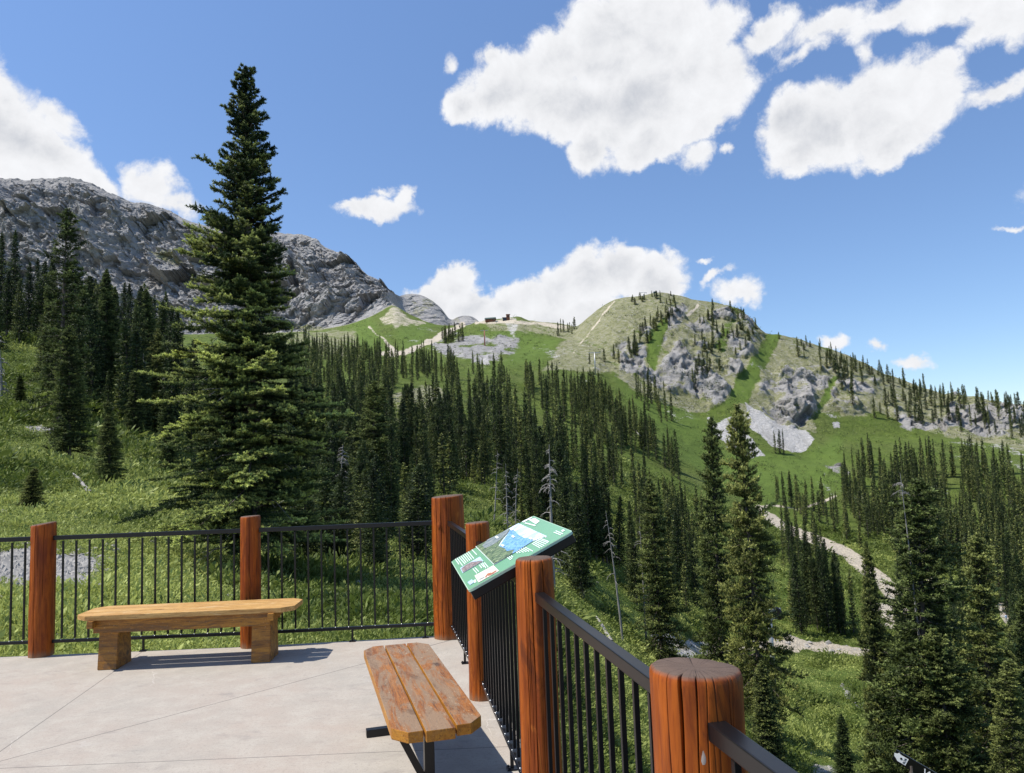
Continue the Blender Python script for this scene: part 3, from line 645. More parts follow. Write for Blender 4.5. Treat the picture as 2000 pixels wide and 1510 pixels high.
# ledges: height terraces tilted along the bedding
bed = (Pc[:, 2] - .35 * Pc[:, 0] + 10 * fbm(Pc / 60, 3, 93)) / 17
ter = (bed - np.floor(bed)); ter = np.clip(ter * 1.4, 0, 1) ** 2 * np.clip(.5 + 2 * fbm(Pc / 70, 2, 96), 0, 1)
amp = edge * np.clip((Pc[:, 1] - 690) / 60, 0, 1) * np.interp(ppx[ci], [755, 785, 2000], [1, .22, .22])
rb_ = np.clip((Pc[:, 0] + 230) / 60, 0, 1)[:, None]          # bedding rises to the right on the eastern buttress
fa = np.stack([Pc[:, 0] * .80 + Pc[:, 2] * .60, Pc[:, 1] * .3, Pc[:, 2] * .80 - Pc[:, 0] * .60], 1)
fb = np.stack([Pc[:, 0] * .70 - Pc[:, 2] * .71, Pc[:, 1] * .3, Pc[:, 2] * .70 + Pc[:, 0] * .71], 1)
ww = 5 * np.stack([iso, iso, iso], 1)
def fc(sz, sd): return facets((fa + ww) / np.array(sz), sd) * rb_[:, 0] + facets((fb + ww) / np.array(sz), sd + 50) * (1 - rb_[:, 0])
tot = 15 * big + 3 * midn + 1.6 * fin + .8 * vfin + 2.5 * iso + 18 * fc((70, 60, 38), 401) + 12 * fc((30, 30, 14), 411) + 5.0 * fc((11, 14, 5.5), 421) + 2.2 * fc((4.5, 6, 2.4), 431)
cre = np.clip((14.0 - LL[ci]) / .12, .16, 1)
D[ci, 1] -= amp * tot * .85 * cre
D[ci, 2] += amp * (tot * .30 * cre + 1.6 * fin)
D[ci, 0] += amp * 3.0 * midn * cre
P = P + D
TX = P[:, 0].reshape(NROW, NCOL); TYd = P[:, 1].reshape(NROW, NCOL); TZ = P[:, 2].reshape(NROW, NCOL)
TE = (TZ - 1.7) / TYd
ii = np.arange(NROW - 1)[:, None] * NCOL + np.arange(NCOL - 1)[None, :]
quads = np.stack([ii, ii + 1, ii + 1 + NCOL, ii + NCOL], -1).reshape(-1, 4)
quad_l = LL[quads[:, 0]]
cover = np.stack([rock, scree, dry, dirt], 1)
def sheet(name, lo, hi, smooth=True):
    f = quads[(quad_l >= lo) & (quad_l < hi)]
    used = np.unique(f); remap = np.zeros(len(P), np.int64); remap[used] = np.arange(len(used))
    me = np_mesh(name, P[used], remap[f], M['ground'], smooth=smooth, fattr={'lush': lush[used]}, cattr={'cover': np.clip(cover[used], 0, 1)})
    o = link(name, me); return tag(o, kind='structure')
sheet('ground', -1, 7.0)
sheet('hillside', 7.0, 12.0)
sheet('mountain', 12.0, 99, False)

def ground_z(x, y):
    j = int(np.clip(np.searchsorted(a_cols, x / y), 0, NCOL - 1))
    return float(np.interp(y, TYd[:, j], TZ[:, j])) if True else 0
CV = cover.reshape(NROW, NCOL, 4); LU = lush.reshape(NROW, NCOL)
_msk = np.where((TYd > 7.8) & (TL < 12.02)[:, None], TE, -9)
CMX = np.ascontiguousarray(np.maximum.accumulate(_msk, axis=0).T)
def hit_cover(px, py):
    """where the sight line of a photo pixel meets the ground, and what covers it there"""
    d = ray(px, py); j = min(NCOL - 1, int(np.searchsorted(a_cols, d[0]))); k = int(np.searchsorted(CMX[j], d[2]))
    if k >= NROW or TL[k] > 12.02: return None
    Y = TYd[k, j]; return np.array([d[0] * Y, Y, TZ[k, j]]), CV[k, j], LU[k, j]
def hit(px, py, ymin=8.5):
    h = hit_cover(px, py); return None if h is None else h[0]

# ------------------------------------------------------------------ conifers
def tube_np(pts, rads, n=7):
    """tapered tube along a polyline -> verts, quads"""
    pts = np.asarray(pts, float); V = []; m = len(pts)
    T = np.gradient(pts, axis=0); T /= np.linalg.norm(T, axis=1)[:, None] + 1e-9
    up = np.array([1.0, 0, 0]) if abs(T[0][0]) < .8 else np.array([0, 1.0, 0])
    th = np.arange(n) * 2 * PI / n
    for p, t, r in zip(pts, T, rads):
        u = np.cross(t, up); u /= np.linalg.norm(u); v = np.cross(t, u)
        V.append(p + r * (np.cos(th)[:, None] * u + np.sin(th)[:, None] * v))
    V = np.concatenate(V); F = []
    for i in range(m - 1):
        for j in range(n):
            F.append((i * n + j, i * n + (j + 1) % n, (i + 1) * n + (j + 1) % n, (i + 1) * n + j))
    return V, np.array(F)
def join(parts):
    V = []; F = []; o = 0
    for v, f in parts: V.append(v); F.append(f + o); o += len(v)
    return np.concatenate(V), np.concatenate(F)

def spikes(rng, P0, Dr, Ln, tint, step, slen, wid, up=0.25, spread=0.9):
    """needle tufts: triangles set all along twigs.  P0 (n,3) start, Dr unit direction, Ln length"""
    cnt = np.maximum(2, (Ln / step).astype(int)); idx = np.repeat(np.arange(len(P0)), cnt)
    n = len(idx); t = rng.random(n) ** .85
    base = P0[idx] + Dr[idx] * (Ln[idx] * t)[:, None]
    rv = rng.normal(size=(n, 3)); rv[:, 2] += up; rv /= np.linalg.norm(rv, axis=1)[:, None]
    d = Dr[idx] * .55 + rv * spread; d /= np.linalg.norm(d, axis=1)[:, None]
    sd = np.cross(d, rng.normal(size=(n, 3))); sd /= np.linalg.norm(sd, axis=1)[:, None] + 1e-9
    L = slen * rng.uniform(.6, 1.2, n) * (1 - .25 * t) * np.clip(Ln[idx] * 1.3 / max(slen, .01), .28, 1); W = wid * rng.uniform(.7, 1.3, n)
    a = base - sd * (W * .5)[:, None]; b = base + sd * (W * .5)[:, None]; c = base + d * L[:, None]
    V = np.stack([a, b, c], 1).reshape(-1, 3); F = np.arange(3 * n).reshape(-1, 3)
    tt = np.clip(tint[idx] * (.25 + .9 * t) * rng.uniform(.6, 1.2, n) * (.75 + .5 * d[:, 2]), 0, 1)  # pale new growth plus painted sun highlights: brighter outwards and upwards, darker inside
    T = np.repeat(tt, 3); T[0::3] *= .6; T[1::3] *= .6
    return V, F, T

def conifer(seed, H, R, detail, crown0=.06, prof=None, gaps=0.12, ragged=0.3, tint0=0.35, lean=0.01, droop=0.0):
    """H height, R crown radius near the foot; detail: dict(nb, twig, step, slen, wid)"""
    rng = np.random.default_rng(seed); d = detail
    bend = rng.normal(size=2) * lean * H
    def axis(z): t = z / H; return np.array([bend[0] * t * t, bend[1] * t * t, z])
    P0, Dr, Ln, Tn, bark = [], [], [], [], []
    lump = rng.uniform(.72, 1.18, (9, 6))
    n = d['nb']; k = 0
    for i in range(n):
        u = ((i + rng.random()) / n) ** .93
        z = H * (crown0 + (1 - crown0) * u * .995)
        phi = (i * 2.399963 + rng.normal() * .35) % (2 * PI)
        s = 1 - (z / H)
        r = R * (.16 * min(1, s * 12) + .84 * min(1, s * 1.08) ** .95) if prof is None else prof(z / H, phi)
        if s > .9 and prof is None: r *= .8
        r *= lump[int(s * 8.99) % 9, int(phi / (2 * PI) * 6) % 6] * rng.uniform(1 - ragged, 1 + ragged * .5)
        if rng.random() < gaps * (0.3 if s < .15 else 1): continue
        r = max(r, .05 * R)
        el0 = rad(38) * (1 - min(1, s * 2.4)) - rad(14 + droop * 18) * min(1, s * 1.2) + rng.normal() * .12
        hd = np.array([math.cos(phi), math.sin(phi), 0]); side = np.array([-math.sin(phi), math.cos(phi), 0])
        o = axis(z); cur = rng.uniform(.12, .42)
        def bp(t): return o + hd * (r * t) + np.array([0, 0, r * (math.tan(el0) * t + cur * t * t * .6)])
        tb = min(1, max(0, tint0 + rng.normal() * .22))
        if d['twig'] <= 0:
            a, b = bp(.0), bp(1.0); v = b - a; l = np.linalg.norm(v)
            P0.append(a); Dr.append(v / l); Ln.append(l); Tn.append(tb)
            for sg in (-1, 1):
                if r > R * .25:
                    q0 = bp(.35); v2 = (bp(.95) + side * sg * r * .38 - q0); l2 = np.linalg.norm(v2); P0.append(q0); Dr.append(v2 / l2); Ln.append(l2); Tn.append(tb)
            continue
        if d.get('bark') and r > .3:
            bark.append(tube_np([bp(0), bp(.35), bp(.75)], [.012 + r * .012, .010 + r * .006, .006], 4))
        t = .16 if r > .5 else .0; st = d['twig'] / max(r, .05)
        while t < 1.0:
            a = bp(t); tang = bp(min(1.05, t + .08)) - a; tang /= np.linalg.norm(tang)
            for sg in (-1, 1):
                ang = rad(rng.uniform(38, 68)); l = (r * .42 * (1 - t) + d['twig'] * 1.1 * min(1, .15 + r / R * 1.9)) * rng.uniform(.6, 1.15)
                v = tang * math.cos(ang) + side * sg * math.sin(ang) + np.array([0, 0, rng.uniform(-.12, .22)]); v /= np.linalg.norm(v)
                P0.append(a); Dr.append(v); Ln.append(l); Tn.append(min(1, tb * (.25 + 1.0 * t)))  # twigs near the trunk tinted darker, shade put into the colour
            t += st * rng.uniform(.75, 1.25)
        if d.get('bark'):
            for _ in range(6):
                a = bp(rng.uniform(.72, 1.0)); v = hd * .8 + rng.normal(size=3) * .6; v[2] = abs(v[2]) * .8 + .1; v /= np.linalg.norm(v)
                P0.append(a); Dr.append(v); Ln.append(d['twig'] * rng.uniform(1.2, 2.1) * min(1, .12 + r / R * 1.6)); Tn.append(min(1, tb * 1.35))
        a = bp(.82); v = bp(1.06) - a; l = np.linalg.norm(v); P0.append(a); Dr.append(v / l); Ln.append(l); Tn.append(min(1, tb * 1.2))
    # leader
    tp = axis(H * .955); P0.append(tp); Dr.append(np.array([0, 0, 1.0])); Ln.append(H * .045); Tn.append(tint0)
    V, F, T = spikes(rng, np.array(P0), np.array(Dr), np.array(Ln), np.array(Tn), d['step'], d['slen'], d['wid'])
    zs = np.array([0, .03, .2, .5, .8, 1]) * H * .99
    tr = [tube_np([axis(z) - np.array([0, 0, .6 if z == 0 else 0]) for z in zs], np.array([1.25, 1, .8, .5, .22, .04]) * H * .0125 + .004, 8)]
    return (V, F, T), join(tr + bark)

DET = {
 'hero': dict(nb=640, twig=.115, step=.0052, slen=.075, wid=.024, bark=1),
 'near': dict(nb=520, twig=.25, step=.024, slen=.150, wid=.055, bark=1),
 'mid':  dict(nb=380, twig=.50, step=.10, slen=.30, wid=.13),
 'far':  dict(nb=240, twig=0, step=.30, slen=.50, wid=.26),
 'tiny': dict(nb=120, twig=0, step=.45, slen=.70, wid=.40),
}
def conifer_meshes(nm, mat, *a, **k):
    (V, F, T), (tv, tf) = conifer(*a, **k)
    return (np_mesh(nm + '_crown', V, F, mat, fattr={'tint': T}), np_mesh(nm + '_trunk', tv, tf, M['bark'], smooth=True), (V, F, T), (tv, tf))
def place_tree(name, cm, tm, pos, s, rz, label, cat, group=None, wide=1.0, tilt=(0, 0)):
    o = empty(name, pos, 0, label, cat, group); o.rotation_euler = (tilt[0], tilt[1], rz); o.scale = (s * wide, s * wide, s)
    link('crown', cm, o); link('trunk', tm, o); return o

rng = np.random.default_rng(7)
# ---- the tall fir behind the railing
hL = [(0, 6), (.02, 20), (.06, 26), (.10, 38), (.125, 46), (.16, 30), (.20, 48), (.235, 76), (.27, 70), (.305, 46), (.33, 100), (.39, 155), (.42, 128), (.46, 140), (.51, 160), (.56, 142), (.61, 178), (.66, 165), (.71, 130), (.76, 185), (.82, 225), (.9, 190), (1, 60)]
hR = [(0, 6), (.02, 18), (.06, 24), (.11, 30), (.15, 46), (.19, 46), (.23, 58), (.27, 64), (.31, 64), (.37, 58), (.405, 92), (.45, 70), (.50, 66), (.56, 88), (.61, 112), (.66, 165), (.71, 160), (.76, 125), (.82, 140), (.88, 150), (.94, 160), (1, 60)]
HERO_Y = 18.0; hpos = at_depth(497, 1000, HERO_Y); hpos[2] = ground_z(hpos[0], hpos[1]) - .05
htop = at_depth(479, 133, HERO_Y); HH = htop[2] - hpos[2]
def hero_prof(t, phi):
    s = 1 - t; l = np.interp(s, *zip(*hL)); r = np.interp(s, *zip(*hR)); c = math.cos(phi)
    w_ = .5 + .5 * c; side = l * (1 - w_) + r * w_; mean = .5 * (l + r) * .9
    return (abs(c) * side + (1 - abs(c)) * mean) * HERO_Y / 1500.0
HD = DET['hero']
(hV, hF, hT), hTr = conifer(3, HH, 1.6, HD, crown0=.07, prof=hero_prof, gaps=.10, ragged=.42, tint0=.5, lean=0.0, droop=.2)
# pale new growth and painted sunlight are stronger on the lower boughs
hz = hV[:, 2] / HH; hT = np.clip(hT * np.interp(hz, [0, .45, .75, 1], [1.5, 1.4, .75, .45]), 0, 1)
shear = (htop[0] - hpos[0]) / HH; hV[:, 0] += hV[:, 2] * shear; hTr[0][:, 0] += hTr[0][:, 2] * shear
ho = empty('fir_tree', hpos, 0, 'very tall pointed fir rising just behind the railing, highest tree against the sky', 'fir tree')
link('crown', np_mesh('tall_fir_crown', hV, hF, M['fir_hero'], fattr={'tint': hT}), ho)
link('trunk', np_mesh('tall_fir_trunk', hTr[0], hTr[1], M['bark'], smooth=True), ho)
bb = []; rb = np.random.default_rng(9)
for i in range(70):
    z = HH * rb.uniform(.06, .5); ph = rb.uniform(0, 2 * PI); L = rb.uniform(.5, 1.5); o = np.array([z * shear, 0, z]); h = np.array([math.cos(ph), math.sin(ph), -.1])
    p1 = o + h * L * .6; p2 = o + h * L + np.array([0, 0, -.25 * L]); bb.append(tube_np([o, p1, p2], [.018, .012, .004], 4))
    for k in range(4):
        a = o + (p1 - o) * rb.uniform(.5, 1); v = h + rb.normal(size=3) * .7; bb.append(tube_np([a, a + v * .15, a + v * .3 + np.array([0, 0, -.06])], [.008, .006, .002], 3))
v_, f_ = join(bb); link('bare_branches', np_mesh('bare_branches', v_, f_, M['dead'], smooth=True), ho)

# ---- shared shapes
NEAR = [conifer_meshes('near_fir', M['fir_dark'], 20 + i, 14, 1.55 + .12 * (i % 3), DET['near'], gaps=.16, ragged=.38, tint0=.5, lean=.012, droop=.6) for i in range(4)]
PALE = [conifer_meshes('pale_fir', M['fir_light'], 40 + i, 14, 1.75 + .2 * i, DET['near'], gaps=.30, ragged=.6, tint0=.6, lean=.02, droop=.8, crown0=.05 + .1 * (i == 2)) for i in range(3)]
MID = [conifer_meshes('slender_fir', M['fir_dark'], 60 + i, 14, 1.22 + .15 * (i % 3), DET['mid'], gaps=.14, ragged=.42, tint0=.45, crown0=.03 + .05 * (i % 3)) for i in range(8)]
FAR = [conifer_meshes('distant_fir', M['fir_dark'], 80 + i, 14, 1.25 + .15 * (i % 3), DET['far'], gaps=.14, ragged=.42, tint0=.42, crown0=.03) for i in range(8)]
TINY = [conifer(100 + i, 14, 1.35, DET['tiny'], gaps=.08, ragged=.42, tint0=.38, crown0=.02) for i in range(6)]

def pixel_height(px, ytop, Y, zb):
    return at_depth(px, ytop, Y)[2] - zb
def manual(px, ytop, Y, shapes, label, wide=1.0, name='fir_tree', rz=None, sink=0.0, tilt=(0, 0), group=None):
    p = at_depth(px, ytop, Y); zb = ground_z(p[0], p[1]) - sink; H = p[2] - zb
    s = H / 14.0; c = shapes[rng.integers(len(shapes))]
    return place_tree(name, c[0], c[1], (p[0], p[1], zb), s, rng.uniform(0, 6.28) if rz is None else rz, label, 'fir tree', group, wide / max(s, .2) ** .35, tilt)
PINNED = []
def pin(px, ytop, Y, shapes, label, wide=1.0, **k): PINNED.append((px, Y)); return manual(px, ytop, Y, shapes, label, wide, **k)
THIN = [conifer_meshes('open_fir', M['fir_light'], 52, 14, 1.7, dict(DET['near'], nb=330), gaps=.42, ragged=.62, tint0=.55, lean=.015, droop=.9, crown0=.10)]
pin(125, 407, 46, THIN, 'ragged pale fir with a thin open top, tallest tree left of the tall fir', 1.15)
pin(138, 640, 33, NEAR, 'dense dark fir in front of the ragged pale fir on the left slope', .95)
pin(208, 525, 58, NEAR, 'dark narrow fir second to the right of the ragged pale fir', .85)
pin(222, 560, 66, NEAR, 'dark fir tucked close behind the narrow fir right of the ragged pale fir', .8)
pin(283, 566, 56, NEAR, 'dark fir with a sharp spire standing left of the tall fir boughs', .85)
pin(305, 642, 50, NEAR, 'shorter dark fir leaning against the sharp-spired fir left of the tall fir', .85)
for px_, yt_, Y_, lb_ in ((4, 455, 92, 'tall dark fir cut by the left border in front of the grey cliff'), (29, 450, 95, 'tall dark fir second from the left border against the grey cliff'), (16, 530, 84, 'shorter dark fir between the two tall border firs at far left'),
        (58, 512, 88, 'dark fir third from the left border on the crest'), (76, 505, 96, 'dark fir on the crest just left of the ragged pale fir'), (40, 545, 82, 'low dark fir below the far-left crest firs'),
        (186, 545, 92, 'dark crest fir right of the ragged pale fir trunk'), (243, 552, 96, 'dark crest fir in the gap between the narrow fir and the sharp-spired fir'), (325, 570, 100, 'dark crest fir nearest the tall fir on its left'), (346, 598, 98, 'smaller crest fir touching the upper left boughs of the tall fir')):
    pin(px_, yt_, Y_, MID, lb_, .95)
pin(100, 560, 62, NEAR, 'dark fir half hidden behind the left side of the ragged pale fir', .9)
pin(155, 600, 58, NEAR, 'dark fir half hidden behind the right side of the ragged pale fir', .9)
pin(216, 782, 27, NEAR, 'young slim fir rising from the undergrowth above the middle of the left railing', .8)
pin(40, 733, 50, NEAR, 'small neat cone-shaped fir on the open green slope at far left', 1.2)
pin(62, 915, 21, NEAR, 'low dark young fir among bushes behind the leftmost log post', 1.5)
pin(262, 720, 44, NEAR, 'dark fir growing between the slim young fir and the tall fir', .9)
pin(330, 765, 36, NEAR, 'dark fir shaded by the left boughs of the tall fir', .9)
pin(415, 700, 40, NEAR, 'dark fir hidden behind the middle boughs of the tall fir', .9)
pin(725, 745, 50, PALE, 'broad olive fir wider than its neighbours in the middle of the forest', 1.15)
pin(590, 770, 38, NEAR, 'dark fir touching the right boughs of the tall fir', .9)
pin(640, 850, 44, NEAR, 'dark fir between the tall fir and the broad olive fir', .9)
pin(1275, 935, 62, PALE, 'full olive fir standing right of the information panel', 1.05)
pin(1382, 815, 60, PALE, 'lofty sunlit ragged fir, left one of the twin firs above the nearest post', .95)
pin(1450, 790, 50, PALE, 'lofty dark-sided fir, right one of the twin tall firs above the nearest post', .85)
pin(1690, 1060, 44, NEAR, 'thin needle-like dark fir crossing the dirt road bend', .62)
pin(1772, 938, 42, PALE, 'big shaggy fir with a dead grey top at lower right', 1.45)
pin(1902, 1045, 46, PALE, 'bright green fir right of the shaggy dead-topped fir', 1.3)
pin(1990, 1150, 48, NEAR, 'dark fir cut by the right border right of the bright green fir', 1.1)
pin(1835, 1230, 40, PALE, 'lower bushy fir between the shaggy fir and the bright green fir', 1.2)
pin(1958, 1290, 38, PALE, 'bushy fir at the bottom right corner below the bright green fir', 1.2)
pin(1490, 1290, 36, NEAR, 'dark fir rising right behind the nearest log post', 1.1)
pin(1640, 1395, 36, NEAR, 'fir tip left of the shaggy dead-topped fir at the bottom', .9)

# ---- dead trees
def snag(seed, H, nbr=26, bare=.25, thick=1.0):
    r = np.random.default_rng(seed); bx, by = r.normal(size=2) * .03 * H
    ax = lambda t: np.array([bx * t * t, by * t * t, H * t])
    tr = tube_np([ax(t) - np.array([0, 0, .5 if t == 0 else 0]) for t in (0, .2, .5, .8, 1)], np.array([.15, .12, .085, .045, .012]) * thick * H / 12, 7)
    br = []
    for i in range(nbr):
        t = r.uniform(bare, .97); ph = r.uniform(0, 2 * PI); L = H * .13 * (1 - t) ** .6 * r.uniform(.4, 1.2) + .15
        h = np.array([math.cos(ph), math.sin(ph), 0]); o = ax(t)
        p = [o, o + h * L * .4 + [0, 0, .05 * L], o + h * L * .8 + [0, 0, -.12 * L], o + h * L + [0, 0, -.4 * L]]
        br.append(tube_np(p, np.array([.03, .022, .014, .005]) * thick, 4))
        for k in range(3):
            a = p[1] + (p[2] - p[1]) * r.random(); v = h * .5 + r.normal(size=3) * .6; v[2] -= .5
            br.append(tube_np([a, a + v * L * .12, a + v * L * .3], np.array([.012, .009, .003]) * thick, 3))
    br.append(tube_np([ax(t) for t in (0.02, .2, .5, .8, .99)], np.full(5, .012), 4))
    return tr, join(br)
def place_snag(px, ytop, Y, seed, label, nbr=26, bare=.25, thick=1.0, tilt=0):
    p = at_depth(px, ytop, Y); zb = ground_z(p[0], p[1]); H = p[2] - zb
    tr, br = snag(seed, H, nbr, bare, thick)
    o = empty('dead_tree', (p[0], p[1], zb), 0, label, 'dead tree', 'bleached dead trees'); o.rotation_euler = (0, tilt, 0)
    link('trunk', np_mesh('dead_trunk', tr[0], tr[1], M['dead'], smooth=True), o); link('branches', np_mesh('dead_branches', br[0], br[1], M['dead'], smooth=True), o)
place_snag(1070, 868, 52, 1, 'large bleached dead tree with many curved limbs above the information panel', 60, .08, 1.3)
place_snag(987, 905, 72, 2, 'pale dead tree left of the large bleached one, above the corner post', 34, .1, 1.1)
place_snag(1003, 915, 74, 3, 'thin dead tree touching the pale one above the second post', 22, .15)
place_snag(960, 880, 78, 4, 'thin leaning dead stem above the corner log post', 14, .3, .9, .10)
place_snag(735, 905, 40, 5, 'bare-limbed dead tree in front of the broad olive fir', 60, .08, .9)
place_snag(662, 868, 42, 6, 'grey bristly dead tree above the railing between tall fir and corner post', 80, .05, .9)
place_snag(567, 862, 34, 7, 'short bristly dead stem in shade at the right edge of the tall fir', 40, .1, .8)
place_snag(6, 652, 50, 8, 'dead grey trunk at the far left edge of the slope', 40, .1, 1.5)
place_snag(1204, 995, 58, 9, 'bent dead tree between the panel and the full olive fir', 16, .4, .8, -.06)
place_snag(1772, 922, 42, 10, 'bare grey tip sticking out of the shaggy fir at lower right', 20, .93, .5)
place_snag(1250, 1010, 64, 11, 'small dead tree beside the full olive fir', 18, .3, .7)
place_snag(278, 690, 50, 12, 'weathered dead trunk between the dark firs on the left slope', 20, .1, 1.0)

# ---- scattered forest: foot positions chosen inside outlines on the slopes
def inpoly(x, y, pts):
    c = False; n = len(pts)
    for i in range(n):
        ax, ay = pts[i]; bx, by = pts[(i + 1) % n]
        if (ay > y) != (by > y) and x < (bx - ax) * (y - ay) / (by - ay) + ax: c = not c
    return c
CLEAR = [[(770, 775), (870, 745), (885, 800), (830, 840), (760, 830)], [(1190, 905), (1250, 890), (1400, 990), (1450, 1120), (1330, 1040), (1240, 960)],
         [(1120, 1080), (1220, 1120), (1280, 1280), (1160, 1280)], [(1480, 985), (1560, 1010), (1720, 1110), (1790, 1240), (1740, 1300), (1690, 1240), (1600, 1085), (1470, 1010)],
         [(1340, 1245), (1760, 1255), (1760, 1300), (1340, 1290)], [(1480, 1120), (1545, 1130), (1545, 1240), (1480, 1240)], [(880, 1000), (960, 940), (1010, 980), (930, 1050)],
         [(1520, 1300), (1700, 1300), (1700, 1510), (1520, 1510)], [(985, 740), (1010, 740), (1060, 800), (1010, 830)], [(1010, 850), (1110, 830), (1180, 870), (1090, 900)],
         [(0, 660), (70, 660), (80, 960), (0, 960)], [(225, 660), (260, 660), (250, 800), (225, 800)]]
